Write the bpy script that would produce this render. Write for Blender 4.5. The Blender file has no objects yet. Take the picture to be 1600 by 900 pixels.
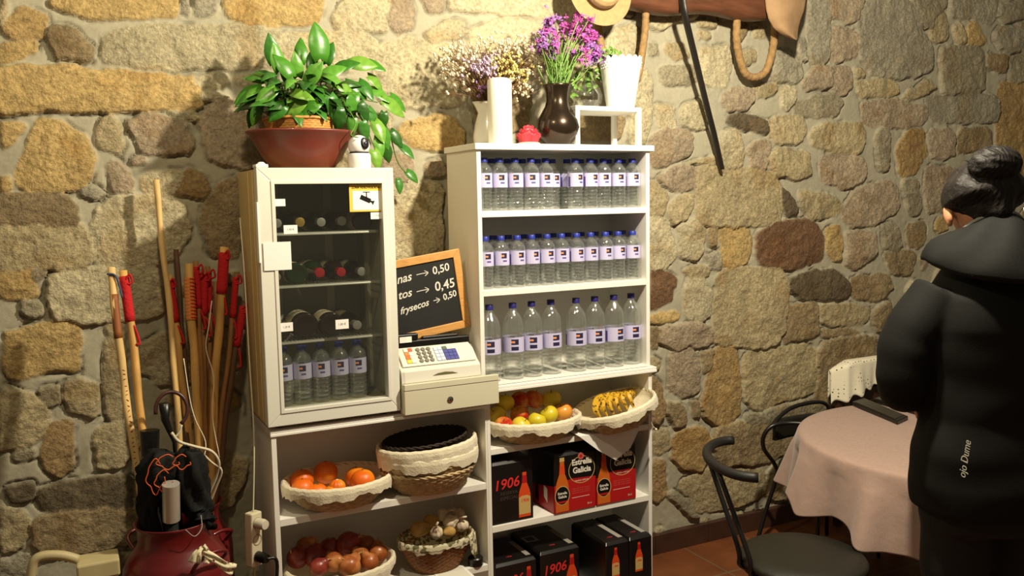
import bpy, math, random
import numpy as np
from mathutils import Matrix, Vector, Euler
R = math.radians
random.seed(7)
C = bpy.context.scene.collection
scene = bpy.context.scene

# ---------------------------------------------------------------- camera
FPX = 1361.1; CAM = np.array([-1.3949, -3.3223, 1.7574])
PITCH, ROLL, YAW = R(5.779), R(1.058), R(26.871)
_h = np.array([math.sin(YAW), math.cos(YAW), 0.]); _r = np.array([math.cos(YAW), -math.sin(YAW), 0.]); _u = np.array([0, 0, 1.])
FW = math.cos(PITCH)*_h - math.sin(PITCH)*_u
_up = math.sin(PITCH)*_h + math.cos(PITCH)*_u
RT = math.cos(ROLL)*_r - math.sin(ROLL)*_up
UP = math.sin(ROLL)*_r + math.cos(ROLL)*_up
cam = bpy.data.cameras.new('camera'); co = bpy.data.objects.new('camera', cam); C.objects.link(co)
m = Matrix.Identity(4)
for i in range(3):
    m[i][0] = RT[i]; m[i][1] = UP[i]; m[i][2] = -FW[i]; m[i][3] = CAM[i]
co.matrix_world = m
cam.sensor_width = 36; cam.lens = FPX/1600*36; cam.clip_start = .05
scene.camera = co
def at(u, v, ax, val):
    """the world point seen at photo pixel (u, v) on the plane axis = value"""
    d = FW + (u-800)/FPX*RT - (v-450)/FPX*UP
    i = 'xyz'.index(ax)
    return Vector(CAM + (val-CAM[i])/d[i]*d)

# ---------------------------------------------------------------- world and lamps
w = bpy.data.worlds.new('world'); scene.world = w; w.use_nodes = True
w.node_tree.nodes['Background'].inputs[0].default_value = (1.0, .85, .58, 1)
w.node_tree.nodes['Background'].inputs[1].default_value = .08
def lamp(name, loc, power, col, rad):
    l = bpy.data.lights.new(name, 'POINT'); l.energy = power; l.color = col; l.shadow_soft_size = rad
    o = bpy.data.objects.new(name, l); o.location = loc; C.objects.link(o); return o
lamp('ceiling_lamp', (.45, -1.55, 2.85), 178, (1.0, .885, .67), .05)
lamp('ceiling_lamp', (-1.15, -1.35, 3.0), 30, (1.0, .84, .54), .06)
scene.view_settings.view_transform = 'Standard'; scene.view_settings.look = 'None'
scene.view_settings.exposure = 0.75; scene.view_settings.gamma = 1; scene.view_settings.use_curve_mapping = False
scene.cycles.max_bounces = 8; scene.cycles.transparent_max_bounces = 24; scene.cycles.caustics_reflective = False; scene.cycles.caustics_refractive = False
scene.cycles.use_denoising = True; scene.cycles.sample_clamp_indirect = 4

# ---------------------------------------------------------------- materials
def lin(c):
    return tuple(((x/255)/12.92 if x/255 <= .04045 else ((x/255+.055)/1.055)**2.4) for x in c)
MATS = {}
def mat(name, col, rough=.6, metal=0, spec=.5, bump=0, bscale=60, var=0, vscale=8, emit=0, coat=0, sheen=0, trans=0, stretch=None, sss=0):
    if name in MATS: return MATS[name]
    mt = bpy.data.materials.new(name); mt.use_nodes = True; MATS[name] = mt
    nt = mt.node_tree; N = nt.nodes; L = nt.links; b = N['Principled BSDF']
    c = lin(col) + (1,)
    b.inputs['Base Color'].default_value = c; b.inputs['Roughness'].default_value = rough; b.inputs['Metallic'].default_value = metal
    b.inputs['Specular IOR Level'].default_value = spec; b.inputs['Coat Weight'].default_value = coat; b.inputs['Sheen Weight'].default_value = sheen
    b.inputs['Transmission Weight'].default_value = trans
    if sss: b.inputs['Subsurface Weight'].default_value = sss; b.inputs['Subsurface Radius'].default_value = (.02, .01, .005)
    if bump or var:
        tc = N.new('ShaderNodeTexCoord'); src = tc.outputs['Object']
        if stretch:
            mp = N.new('ShaderNodeMapping'); mp.inputs['Scale'].default_value = stretch; L.new(src, mp.inputs[0]); src = mp.outputs[0]
    if var:
        n = N.new('ShaderNodeTexNoise'); n.inputs['Scale'].default_value = vscale; n.inputs['Detail'].default_value = 5; L.new(src, n.inputs['Vector'])
        r = N.new('ShaderNodeMapRange'); r.inputs['From Min'].default_value = .3; r.inputs['From Max'].default_value = .7
        r.inputs['To Min'].default_value = 1-var; r.inputs['To Max'].default_value = 1+var*.6; L.new(n.outputs[0], r.inputs[0])
        mx = N.new('ShaderNodeMix'); mx.data_type = 'RGBA'; mx.blend_type = 'MULTIPLY'; mx.inputs[0].default_value = 1
        mx.inputs['A'].default_value = c; L.new(r.outputs[0], mx.inputs['B']); L.new(mx.outputs['Result'], b.inputs['Base Color'])
    if bump:
        n = N.new('ShaderNodeTexNoise'); n.inputs['Scale'].default_value = bscale; n.inputs['Detail'].default_value = 4; L.new(src, n.inputs['Vector'])
        bp = N.new('ShaderNodeBump'); bp.inputs['Strength'].default_value = bump; bp.inputs['Distance'].default_value = .004
        L.new(n.outputs[0], bp.inputs['Height']); L.new(bp.outputs[0], b.inputs['Normal'])
    return mt
def clear(name, tint, gloss, body=0, bodycol=(.8, .82, .78), rough=.04, rimpow=1.6, bump=0, bscale=90):
    """thin clear plastic or glass: a tinted see-through sheet with fresnel reflections and a little milky body"""
    mt = bpy.data.materials.new(name); mt.use_nodes = True; MATS[name] = mt
    nt = mt.node_tree; N = nt.nodes; L = nt.links; N.clear()
    out = N.new('ShaderNodeOutputMaterial'); tr = N.new('ShaderNodeBsdfTransparent'); tr.inputs[0].default_value = tint+(1,)
    gl = N.new('ShaderNodeBsdfGlossy'); gl.inputs['Roughness'].default_value = rough; gl.inputs[0].default_value = (1, 1, 1, 1)
    lw = N.new('ShaderNodeLayerWeight'); lw.inputs[0].default_value = .35
    mr = N.new('ShaderNodeMapRange'); mr.inputs['To Min'].default_value = gloss; mr.inputs['To Max'].default_value = min(1, gloss*rimpow+.25)
    L.new(lw.outputs['Facing'], mr.inputs[0])
    m1 = N.new('ShaderNodeMixShader'); L.new(mr.outputs[0], m1.inputs[0]); L.new(tr.outputs[0], m1.inputs[1]); L.new(gl.outputs[0], m1.inputs[2])
    last = m1
    if bump:
        tc = N.new('ShaderNodeTexCoord'); n = N.new('ShaderNodeTexNoise'); n.inputs['Scale'].default_value = bscale; L.new(tc.outputs['Object'], n.inputs['Vector'])
        bp = N.new('ShaderNodeBump'); bp.inputs['Strength'].default_value = bump; bp.inputs['Distance'].default_value = .004
        L.new(n.outputs[0], bp.inputs['Height']); L.new(bp.outputs[0], gl.inputs['Normal'])
    if body:
        df = N.new('ShaderNodeBsdfDiffuse'); df.inputs[0].default_value = bodycol+(1,)
        m2 = N.new('ShaderNodeMixShader'); m2.inputs[0].default_value = body; L.new(last.outputs[0], m2.inputs[1]); L.new(df.outputs[0], m2.inputs[2]); last = m2
    L.new(last.outputs[0], out.inputs[0]); return mt

# ---------------------------------------------------------------- mesh helpers
OFF = {}
class MB:
    def __init__(s): s.v = []; s.f = []; s.mi = []; s.n = 0
    def add(s, vs, fs, mi=0):
        n = s.n; s.v.extend([tuple(map(float, q)) for q in vs]); s.n += len(vs)
        s.f.extend([tuple(i+n for i in f) for f in fs]); s.mi.extend([mi]*len(fs)); return s
    def box(s, x0, x1, y0, y1, z0, z1, mi=0, M=None):
        vs = [(x0,y0,z0),(x1,y0,z0),(x1,y1,z0),(x0,y1,z0),(x0,y0,z1),(x1,y0,z1),(x1,y1,z1),(x0,y1,z1)]
        if M is not None: vs = [M @ Vector(q) for q in vs]
        return s.add(vs, [(0,3,2,1),(4,5,6,7),(0,1,5,4),(1,2,6,5),(2,3,7,6),(3,0,4,7)], mi)
    def lathe(s, prof, seg=24, c=(0,0,0), M=None, mi=0, sx=1, sy=1, cap=True, wob=None):
        vs = []; fs = []; k = len(prof)
        for j, (r, z) in enumerate(prof):
            for i in range(seg):
                a = 2*math.pi*i/seg; rr = r*(wob(a, j) if wob else 1)
                vs.append(Vector((rr*math.cos(a)*sx, rr*math.sin(a)*sy, z)))
        if M is not None: vs = [M @ q for q in vs]
        vs = [(q[0]+c[0], q[1]+c[1], q[2]+c[2]) for q in vs]
        for j in range(k-1):
            for i in range(seg):
                i2 = (i+1) % seg; fs.append((j*seg+i, j*seg+i2, (j+1)*seg+i2, (j+1)*seg+i))
        if cap:
            fs.append(tuple(reversed(range(seg)))); fs.append(tuple((k-1)*seg+i for i in range(seg)))
        return s.add(vs, fs, mi)
    def tube(s, pts, r, seg=10, mi=0, cap=True, flat=1):
        pts = [Vector(p) for p in pts]; n = len(pts)
        rs = list(r) if hasattr(r, '__len__') else [r]*n
        t0 = (pts[1]-pts[0]).normalized(); a = Vector((0,0,1)) if abs(t0.z) < .9 else Vector((1,0,0))
        nrm = t0.cross(a).normalized(); vs = []; fs = []
        for i, p in enumerate(pts):
            t = (pts[min(i+1,n-1)]-pts[max(i-1,0)])
            t = t.normalized() if t.length > 1e-9 else t0
            nrm = (nrm - t*nrm.dot(t)); nrm = nrm.normalized() if nrm.length > 1e-6 else t.orthogonal().normalized()
            b = t.cross(nrm)
            for k in range(seg):
                an = 2*math.pi*k/seg; vs.append(p + nrm*math.cos(an)*rs[i] + b*math.sin(an)*rs[i]*flat)
        for i in range(n-1):
            for k in range(seg):
                k2 = (k+1) % seg; fs.append((i*seg+k, i*seg+k2, (i+1)*seg+k2, (i+1)*seg+k))
        if cap: fs.append(tuple(reversed(range(seg)))); fs.append(tuple((n-1)*seg+k for k in range(seg)))
        return s.add(vs, fs, mi)
    def grid(s, nu, nv, fn, mi=0, wrapu=False):
        vs = [fn(i/(nu if wrapu else nu-1), j/(nv-1)) for j in range(nv) for i in range(nu)]; fs = []
        for j in range(nv-1):
            for i in range(nu if wrapu else nu-1):
                i2 = (i+1) % nu; fs.append((j*nu+i, j*nu+i2, (j+1)*nu+i2, (j+1)*nu+i))
        return s.add(vs, fs, mi)
    def ball(s, c, rx, ry=None, rz=None, nu=20, nv=12, M=None, mi=0, fn=None):
        ry = ry or rx; rz = rz or rx; c = Vector(c); vs = []; fs = []
        for j in range(1, nv):
            th = math.pi*j/nv
            for i in range(nu):
                ph = 2*math.pi*i/nu; d = Vector((math.sin(th)*math.cos(ph), math.sin(th)*math.sin(ph), math.cos(th)))
                k = fn(d) if fn else 1; q = Vector((d.x*rx*k, d.y*ry*k, d.z*rz*k)); vs.append((M @ q if M is not None else q)+c)
        for dz in (1, -1):
            d = Vector((0,0,dz)); k = fn(d) if fn else 1; q = Vector((0,0,dz*rz*k)); vs.append((M @ q if M is not None else q)+c)
        for j in range(nv-2):
            for i in range(nu):
                i2 = (i+1) % nu; fs.append((j*nu+i, (j+1)*nu+i, (j+1)*nu+i2, j*nu+i2))
        t = (nv-1)*nu
        for i in range(nu):
            i2 = (i+1) % nu; fs.append((t, i, i2)); fs.append((t+1, (nv-2)*nu+i2, (nv-2)*nu+i))
        return s.add(vs, fs, mi)
    def prism(s, poly, y0, y1, M=None, mi=0):
        """polygon in x,z extruded along y"""
        n = len(poly); vs = [Vector((x, y0, z)) for x, z in poly]+[Vector((x, y1, z)) for x, z in poly]
        if M is not None: vs = [M @ q for q in vs]
        fs = [tuple(range(n)), tuple(reversed(range(n, 2*n)))]+[(i, n+i, n+(i+1) % n, (i+1) % n) for i in range(n)]
        return s.add(vs, fs, mi)
    def build(s, name, mats, parent=None, smooth=False, bevel=0, loc=None, solid=0, subsurf=0, link=True):
        if not isinstance(mats, (list, tuple)): mats = [mats]
        if parent is not None: off = OFF[parent.name]
        elif loc is not None: off = Vector(loc)
        else:
            xs = [q[0] for q in s.v]; ys = [q[1] for q in s.v]; zs = [q[2] for q in s.v]
            off = Vector(((min(xs)+max(xs))/2, (min(ys)+max(ys))/2, min(zs)))
        me = bpy.data.meshes.new(name)
        me.from_pydata([(a-off.x, b-off.y, c-off.z) for a, b, c in s.v], [], s.f)
        for m_ in mats: me.materials.append(m_)
        me.polygons.foreach_set('material_index', s.mi)
        me.polygons.foreach_set('use_smooth', [bool(smooth)]*len(s.f))
        me.update()
        o = bpy.data.objects.new(name, me); C.objects.link(o)
        if parent is not None: o.parent = parent
        else: o.location = off
        OFF[o.name] = off
        if bevel:
            b = o.modifiers.new('bevel', 'BEVEL'); b.width = bevel; b.segments = 2; b.limit_method = 'ANGLE'; b.angle_limit = R(40)
        if solid:
            b = o.modifiers.new('solid', 'SOLIDIFY'); b.thickness = solid; b.offset = 0
        if subsurf:
            b = o.modifiers.new('sub', 'SUBSURF'); b.levels = subsurf; b.render_levels = subsurf
        if smooth == 'auto':
            try:
                me.set_sharp_from_angle(angle=R(38))
            except Exception: pass
        return o
def tag(o, label=None, cat=None, group=None, kind=None):
    if label: o['label'] = label
    if cat: o['category'] = cat
    if group: o['group'] = group
    if kind: o['kind'] = kind
    return o
def thing(name, label, cat, loc=(0,0,0), rz=0, group=None):
    o = bpy.data.objects.new(name, None); C.objects.link(o); o.empty_display_size = .05
    o.location = loc; o.rotation_euler = (0, 0, rz); OFF[o.name] = Vector(loc); return tag(o, label, cat, group)
def copy_tree(o, parent=None):
    c = o.copy(); C.objects.link(c)
    if parent is not None: c.parent = parent
    for ch in list(KIDS(o)): copy_tree(ch, c)
    return c
def KIDS(o): return [x for x in C.objects if x.parent is o]
def dup(root, kids, loc, rz=0, rot=None, label=None, group=None, scale=None):
    """kids: [(part, [sub-parts])]"""
    r = root.copy(); C.objects.link(r); r.location = loc; r.rotation_euler = rot if rot else (0, 0, rz)
    if scale: r.scale = scale
    if label: r['label'] = label
    if group: r['group'] = group
    for ch, subs in kids:
        c = ch.copy(); C.objects.link(c); c.parent = r
        for g in subs:
            d = g.copy(); C.objects.link(d); d.parent = c
    return r
def text(name, body, size, M, mt, parent, depth=.0006, bold=0, sx=1, shear=0):
    """lettering as a mesh; M maps its x,y plane into the world"""
    cu = bpy.data.curves.new(name, 'FONT'); cu.body = body; cu.size = size; cu.extrude = depth; cu.offset = bold
    cu.align_x = 'CENTER'; cu.align_y = 'CENTER'; cu.shear = shear; cu.resolution_u = 3
    o = bpy.data.objects.new(name, cu); C.objects.link(o)
    dg = bpy.context.evaluated_depsgraph_get(); dg.update()
    me = bpy.data.meshes.new_from_object(o.evaluated_get(dg)); bpy.data.objects.remove(o); bpy.data.curves.remove(cu)
    off = OFF[parent.name]
    T = Matrix.Translation(-off) @ M @ Matrix.Diagonal((sx, 1, 1, 1))
    me.transform(T); me.materials.clear(); me.materials.append(mt)
    ob = bpy.data.objects.new(name, me); C.objects.link(ob); ob.parent = parent; OFF[ob.name] = off
    return ob
def face_front(x, y, z, rz=0, rx=0):
    """matrix placing text upright facing -y"""
    return Matrix.Translation((x, y, z)) @ Matrix.Rotation(rz, 4, 'Z') @ Matrix.Rotation(R(90)+rx, 4, 'X')
def smooth_path(pts, n=8):
    """Catmull-Rom through the points"""
    P = [Vector(p) for p in pts]; P = [P[0]*2-P[1]]+P+[P[-1]*2-P[-2]]; out = []
    for i in range(1, len(P)-2):
        for k in range(n):
            t = k/n; a, b, c, d = P[i-1], P[i], P[i+1], P[i+2]
            out.append(.5*((2*b)+(c-a)*t+(2*a-5*b+4*c-d)*t*t+(3*b-a-3*c+d)*t**3))
    out.append(P[-2]); return out
def frac(x): return x-math.floor(x)
def hsh(*a):
    return frac(math.sin(sum(q*k for q, k in zip(a, (12.9898, 78.233, 37.719, 9.151))))*43758.5453)
ORD = ['leftmost','second','third','fourth','fifth','sixth','seventh','eighth','ninth','tenth','eleventh','twelfth','thirteenth','fourteenth']

WHITE = mat('white_melamine', (238, 235, 226), rough=.42, spec=.4, var=.03, vscale=3)
WHITE2 = mat('white_edge', (242, 240, 232), rough=.4, spec=.4)
BLACK = mat('black_plastic', (14, 13, 13), rough=.35)
CHROME = mat('chrome', (205, 205, 205), rough=.15, metal=1)
PAPER = mat('white_paper', (238, 236, 230), rough=.8)
# ---------------------------------------------------------------- stone wall
WY = .10
rng = np.random.default_rng(5)
PAL = dict(Y=(208,179,120), T=(194,178,138), L=(208,196,160), P=(186,168,140), B=(166,146,110), D=(116,103,80), G=(178,170,146), R=(176,148,104), K=(138,106,78), Q=(194,164,110), S=(170,160,132))
ST = '''T 0,0 12,0 14,30 0,40
Q 30,12 66,17 72,35 70,60 50,63 15,62 3,43 20,25
Y 0,68 54,66 56,82 35,95 0,97
Y 75,0 170,-25 270,-20 268,25 235,29 150,28 110,18
G 282,-10 295,-10 292,20 281,18
G 305,-12 342,-10 338,20 320,26 303,24
Y 360,-10 430,-20 500,-10 500,30 460,36 430,38 370,34 358,18
B 80,45 95,40 125,50 148,72 140,90 115,97 85,92 78,68
L 175,52 250,40 400,42 430,46 428,107 220,103 172,93
Y 0,107 75,105 180,110 285,117 300,130 310,165 220,172 80,172 0,177
L 300,122 355,112 362,128 340,137 305,132
L 365,118 398,118 400,132 380,136
L 308,143 340,140 360,150 340,158 312,152
Y 62,188 90,192 130,212 148,245 138,275 120,295 50,298 30,285 28,265 40,235
Y 0,190 35,193 38,205 15,225 0,230
T 155,190 175,178 188,195 190,225 185,240 153,225
P 195,190 230,177 285,188 300,225 290,238 225,242 212,215
L 265,172 305,170 312,185 300,190 275,182
P 312,195 330,168 395,150 420,160 420,240 395,262 345,255 318,230
P 205,245 222,243 225,257 205,258
P 172,252 190,250 208,280 205,303 180,303 170,290
Y 0,277 15,275 20,300 0,303
G 125,292 145,288 165,305 150,315 128,308
B 0,308 50,303 100,302 120,325 118,350 60,352 0,350
T 0,352 60,354 125,350 138,372 140,400 125,415 60,420 0,420
L 222,275 245,268 290,267 285,290 270,305 225,302
R 270,303 300,262 320,270 330,295 320,310 290,308
L 148,345 175,318 225,310 265,310 295,345 290,370 270,400 240,415 155,412 150,380
B 320,320 345,290 378,275 380,400 330,400 315,360
Y 0,425 50,422 58,460 35,470 0,468
L 80,430 130,420 245,418 250,490 200,500 90,505 78,470
S 45,425 70,425 62,440 48,438
S 30,473 60,470 60,495 35,495
Y 8,520 60,508 120,506 122,545 122,578 75,582 20,596 10,560
T 165,510 195,510 198,645 165,652 160,600
T 100,600 125,588 152,600 150,648 110,648
T 0,615 40,612 75,640 75,670 40,695 0,703
S 62,610 90,605 98,625 80,637 65,625
R 70,665 105,660 118,695 117,725 95,745 72,735 63,710
T 150,670 210,650 215,700 190,730 155,735
S 22,705 45,695 55,715 25,725
D 65,765 110,750 205,745 212,790 140,800 70,797
D 10,762 50,755 55,785 15,782
T 0,790 40,800 48,830 30,855 0,862
B 60,805 210,785 215,845 150,862 55,862
G 0,872 50,866 55,905 0,905
L 523,25 545,-5 606,-10 608,30 606,47 560,50 528,43
P 611,-10 645,-8 646,35 625,52 612,40
P 657,-8 695,-8 695,15 670,18
L 707,-15 895,-15 900,25 835,27 760,20 712,16
L 660,50 700,30 730,35 725,60 680,68
L 440,52 530,50 575,56 590,70 585,100 500,110 440,105
L 590,72 640,60 700,75 730,100 725,160 640,165 600,150 588,110
Y 628,205 640,188 700,180 722,200 720,228 680,235 645,225
L 592,175 612,172 617,195 600,205
L 740,45 790,30 835,35 850,50 850,75 740,78
P 600,250 640,240 650,265 635,285 605,290
P 668,255 690,245 700,275 672,278
L 605,295 680,288 692,300 692,410 610,425 600,350
B 740,120 800,110 830,140 825,200 750,205
B 905,180 975,180 972,218 905,218
L 1000,112 1012,110 1022,128 1020,185 1008,222 985,222 985,150
L 860,40 925,45 940,90 920,130 860,130
L 955,50 1000,40 998,110 965,125 950,90
T 1045,65 1070,68 1078,88 1055,92 1040,80
S 1012,70 1030,68 1030,88 1015,90
S 1034,105 1085,100 1090,125 1075,135 1040,133
L 1065,170 1100,155 1108,190 1098,203 1070,192
L 1028,160 1055,165 1058,198 1030,198
T 1088,30 1118,30 1120,42 1095,44
T 1090,50 1112,50 1112,60 1095,62
L 1098,75 1140,70 1145,95 1140,130 1105,130 1096,100
P 1130,145 1150,135 1175,140 1178,160 1165,170 1135,172 1128,160
D 1137,185 1160,175 1200,188 1205,200 1190,208 1150,198
T 1175,135 1218,130 1215,145 1190,155
L 1222,140 1247,135 1243,160 1232,172 1222,165
T 1180,35 1200,40 1195,58 1180,55
G 1210,80 1250,80 1255,125 1215,130
G 1247,55 1262,60 1262,95 1250,90
P 1256,125 1275,105 1300,105 1300,138 1275,140 1258,135
S 1245,160 1300,145 1318,160 1305,182 1250,180
T 1202,190 1220,180 1255,182 1262,200 1255,222 1215,225 1203,210
L 1132,205 1155,205 1167,235 1162,258 1133,260 1128,230
P 1170,235 1195,215 1205,225 1200,262 1180,262
T 1205,245 1220,232 1262,238 1268,272 1250,280 1215,275
T 1270,210 1280,195 1345,190 1355,215 1345,240 1320,240 1275,230
P 1020,215 1040,200 1082,205 1082,240 1050,255 1025,262 1018,250
T 1075,255 1118,245 1120,258 1080,257
P 1030,278 1060,260 1088,262 1092,290 1060,302 1045,290
T 1093,264 1130,262 1200,268 1218,285 1215,350 1100,350 1092,330
T 1016,290 1030,282 1045,305 1042,335 1017,338
T 1050,315 1083,300 1082,330 1060,350 1047,340
L 1018,342 1045,345 1060,395 1045,420 1018,422
L 1062,355 1085,342 1103,360 1100,390 1085,405 1065,402
B 1107,355 1125,355 1120,385 1110,380
Y 1128,355 1170,358 1177,375 1170,410 1145,418 1130,410
G 1100,395 1125,395 1130,420 1110,420
K 1190,365 1215,350 1270,345 1285,365 1285,405 1240,420 1195,415 1185,390
D 1220,290 1235,305 1250,325 1245,333 1232,340 1222,325
T 1252,300 1275,300 1310,310 1318,325 1300,338 1270,343 1258,325
P 1285,250 1310,240 1355,250 1352,280 1325,295 1290,285
P 1320,325 1345,295 1385,282 1400,295 1402,330 1375,348 1340,352 1322,340
Q 1403,230 1420,205 1445,207 1450,240 1435,265 1415,277 1405,265
P 1455,205 1490,200 1493,240 1480,247 1455,245
P 1450,262 1490,260 1500,300 1480,330 1452,330
S 1410,285 1435,280 1443,320 1435,335 1420,330
S 1370,210 1392,200 1390,262 1375,265
Y 1292,358 1318,355 1315,405 1305,410 1293,390
P 1325,360 1368,363 1370,395 1340,420 1323,410
S 1380,352 1400,350 1412,380 1405,390 1385,388
B 1420,350 1450,345 1450,375 1435,390 1422,385
B 1383,395 1415,390 1435,400 1420,432 1395,425
K 1018,424 1045,424 1058,440 1050,470 1030,480 1018,480
T 1070,425 1090,412 1112,417 1107,435 1080,437
L 1072,440 1100,437 1112,460 1112,490 1095,503 1075,500
Y 1018,492 1050,484 1065,493 1045,505 1020,508
P 1036,510 1110,505 1115,540 1060,545 1036,535
B 1018,515 1032,512 1032,545 1020,548
T 1128,425 1215,422 1228,445 1225,510 1205,540 1125,540 1122,480
P 1050,550 1085,545 1095,580 1095,610 1065,622 1048,610
B 1098,550 1120,550 1112,580 1100,585
Q 1124,545 1150,545 1160,600 1155,650 1120,662 1100,640 1108,590
T 1168,550 1275,540 1277,600 1265,615 1185,640 1170,625
D 1235,435 1300,420 1330,445 1325,468 1260,468 1240,455
B 1230,480 1275,472 1280,520 1260,531 1226,533
B 1337,432 1390,430 1395,450 1375,470 1337,465
T 1285,477 1360,478 1360,500 1340,510 1290,507
B 1280,540 1365,525 1372,560 1372,640 1280,640
B 1285,515 1330,513 1345,522 1290,530
B 1365,485 1395,472 1390,510 1370,518
T 1020,560 1035,565 1030,580 1020,585
R 1020,590 1035,600 1040,640 1030,662 1020,655
B 1045,630 1070,635 1072,665 1055,670 1043,650
B 1080,625 1097,628 1095,650 1085,655
T 1020,675 1045,672 1050,700 1030,710 1020,705
Q 1055,680 1100,668 1110,690 1100,735 1070,735 1052,715
B 1125,665 1200,662 1240,680 1235,710 1190,725 1130,725 1115,700
R 1020,720 1042,720 1045,770 1025,785 1020,780
T 1065,760 1100,737 1190,735 1195,775 1120,800 1090,795
S 1040,775 1060,770 1095,805 1080,810
S 1170,648 1200,642 1290,618 1300,640 1240,660 1172,660
T 1203,735 1240,720 1300,700 1300,760 1205,782
P 1300,-10 1350,-5 1345,30 1325,35 1300,25
P 1302,42 1340,48 1345,85 1320,95 1302,92
G 1350,15 1365,2 1422,3 1430,35 1453,70 1450,110 1420,117 1370,117 1352,85 1345,45
S 1427,-8 1480,-8 1480,10 1457,50 1435,35
T 1455,20 1480,20 1482,60 1465,65 1452,58
G 1490,-5 1560,-5 1562,20 1550,38 1530,30 1490,28
G 1565,10 1600,0 1620,10 1600,28 1575,35 1562,25
T 1490,42 1505,35 1510,65 1495,70
Y 1512,40 1530,35 1545,60 1535,70 1512,68
S 1475,75 1538,72 1540,143 1475,145 1472,100
G 1560,45 1610,35 1610,80 1575,80 1555,60
B 1545,85 1578,85 1570,110 1560,115 1545,100
S 1582,90 1620,80 1620,130 1580,125
Q 1562,135 1620,135 1620,300 1562,300
G 1452,150 1550,147 1560,160 1558,188 1540,190 1465,190 1455,165
P 1355,160 1400,155 1448,165 1448,185 1430,200 1355,195
P 1302,105 1330,105 1333,140 1315,148 1302,140
T 1342,125 1400,125 1405,145 1385,152 1345,150
T 1410,150 1453,122 1462,140 1425,155
T 1336,108 1350,105 1352,118 1340,122
B 1500,200 1550,200 1550,235 1500,240
G 1268,-8 1298,-8 1298,95 1272,98 1265,50'''
X0, X1, Z1, H = -3.2, 5.0, 3.2, .0062
nx = int((X1-X0)/H)+1; nz = int(Z1/H)+1
gx = X0+np.arange(nx)*H; gz = np.arange(nz)*H
GX, GZ = np.meshgrid(gx, gz)
def vnoise(scale, seed, X=None, Z=None):
    X = GX if X is None else X; Z = GZ if Z is None else Z
    r = np.random.default_rng(seed); T = r.random((256, 256))
    a = X/scale+50.3; b = Z/scale+31.7; i = np.floor(a).astype(int); j = np.floor(b).astype(int)
    u = a-i; v = b-j; u = u*u*(3-2*u); v = v*v*(3-2*v)
    g = lambda p, q: T[p % 256, q % 256]
    return (g(i, j)*(1-u)+g(i+1, j)*u)*(1-v)+(g(i, j+1)*(1-u)+g(i+1, j+1)*u)*v
def fbm(scale, seed, octs=4):
    s = 0; a = 1; t = 0
    for k in range(octs):
        s = s+a*vnoise(scale/2**k, seed+k); t += a; a *= .55
    return s/t-.5
def chaikin(P, n=2, c=.15):
    for _ in range(n):
        Q = []
        for i in range(len(P)):
            a = P[i]; b = P[(i+1) % len(P)]; Q += [a*(1-c)+b*c, a*c+b*(1-c)]
        P = Q
    return np.array(P)
stones = []
for ln in ST.split('\n'):
    f = ln.split(); P = []
    for q in f[1:]:
        u, v = map(float, q.split(',')); p = at(u, v, 'y', WY-.015); P.append(np.array([p.x, p.z]))
    P = np.array(P); c = P.mean(0); P = c+(P-c)*1.10+np.sign(P-c)*.003
    stones.append((chaikin([p for p in P]), f[0]))
wx = fbm(.07, 11, 4)*.040; wz = fbm(.07, 21, 4)*.040
SD = np.full(GX.shape, -1.0, dtype=np.float32); ID = np.full(GX.shape, -1, dtype=int)
def raster(P, k):
    lo = P.min(0)-.04; hi = P.max(0)+.04
    i0 = max(0, int((lo[0]-X0)/H)); i1 = min(nx, int((hi[0]-X0)/H)+2); j0 = max(0, int(lo[1]/H)); j1 = min(nz, int(hi[1]/H)+2)
    if i1 <= i0 or j1 <= j0: return
    x = GX[j0:j1, i0:i1]+wx[j0:j1, i0:i1]; z = GZ[j0:j1, i0:i1]+wz[j0:j1, i0:i1]
    d = np.full(x.shape, 9.); ins = np.zeros(x.shape, bool)
    for a in range(len(P)):
        p = P[a]; q = P[(a+1) % len(P)]; e = q-p; L2 = e@e+1e-12
        t = np.clip(((x-p[0])*e[0]+(z-p[1])*e[1])/L2, 0, 1)
        d = np.minimum(d, np.hypot(x-p[0]-t*e[0], z-p[1]-t*e[1]))
        c = ((p[1] > z) != (q[1] > z)) & (x < (q[0]-p[0])*(z-p[1])/(q[1]-p[1]+1e-12)+p[0]); ins ^= c
    sd = np.where(ins, d, -d); S = SD[j0:j1, i0:i1]; I = ID[j0:j1, i0:i1]
    m_ = sd > S; S[m_] = sd[m_]; I[m_] = k
for k, (P, c) in enumerate(stones): raster(P, k)
# stones nobody traced: behind the furniture and beyond the frame
fr = random.Random(3)
for it in range(5200):
    x = fr.uniform(X0, X1); z = fr.uniform(.02, Z1)
    i = int((x-X0)/H); j = int(z/H)
    if SD[j, i] > -.03: continue
    for r in (.15, .12, .09, .065, .045, .03):
        asp = fr.uniform(1.0, 1.7); ok = True
        for a in range(14):
            an = a/14*6.283; xx = x+(r+.012)*asp*math.cos(an); zz = z+(r+.012)*math.sin(an)
            ii = int((xx-X0)/H); jj = int(zz/H)
            if 0 <= ii < nx and 0 <= jj < nz and SD[jj, ii] > -.008: ok = False; break
        if ok: break
    if not ok: continue
    P = np.array([[x+r*asp*math.cos(a/8*6.283+.4)*fr.uniform(.78, 1.2)*1.1, z+r*math.sin(a/8*6.283+.4)*fr.uniform(.78, 1.2)*1.1] for a in range(8)])
    stones.append((chaikin([p for p in P], 1), fr.choice('TTYLPBSGTL'))); raster(stones[-1][0], len(stones)-1)
sm = lambda t: t*t*(3-2*t)
inside = sm(np.clip((SD+.003)/.010, 0, 1))
n = len(stones); bulge = np.array([fr.uniform(.006, .020) for _ in range(n)]); tx = np.array([fr.uniform(-.04, .04) for _ in range(n)]); tz = np.array([fr.uniform(-.05, .02) for _ in range(n)])
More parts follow.
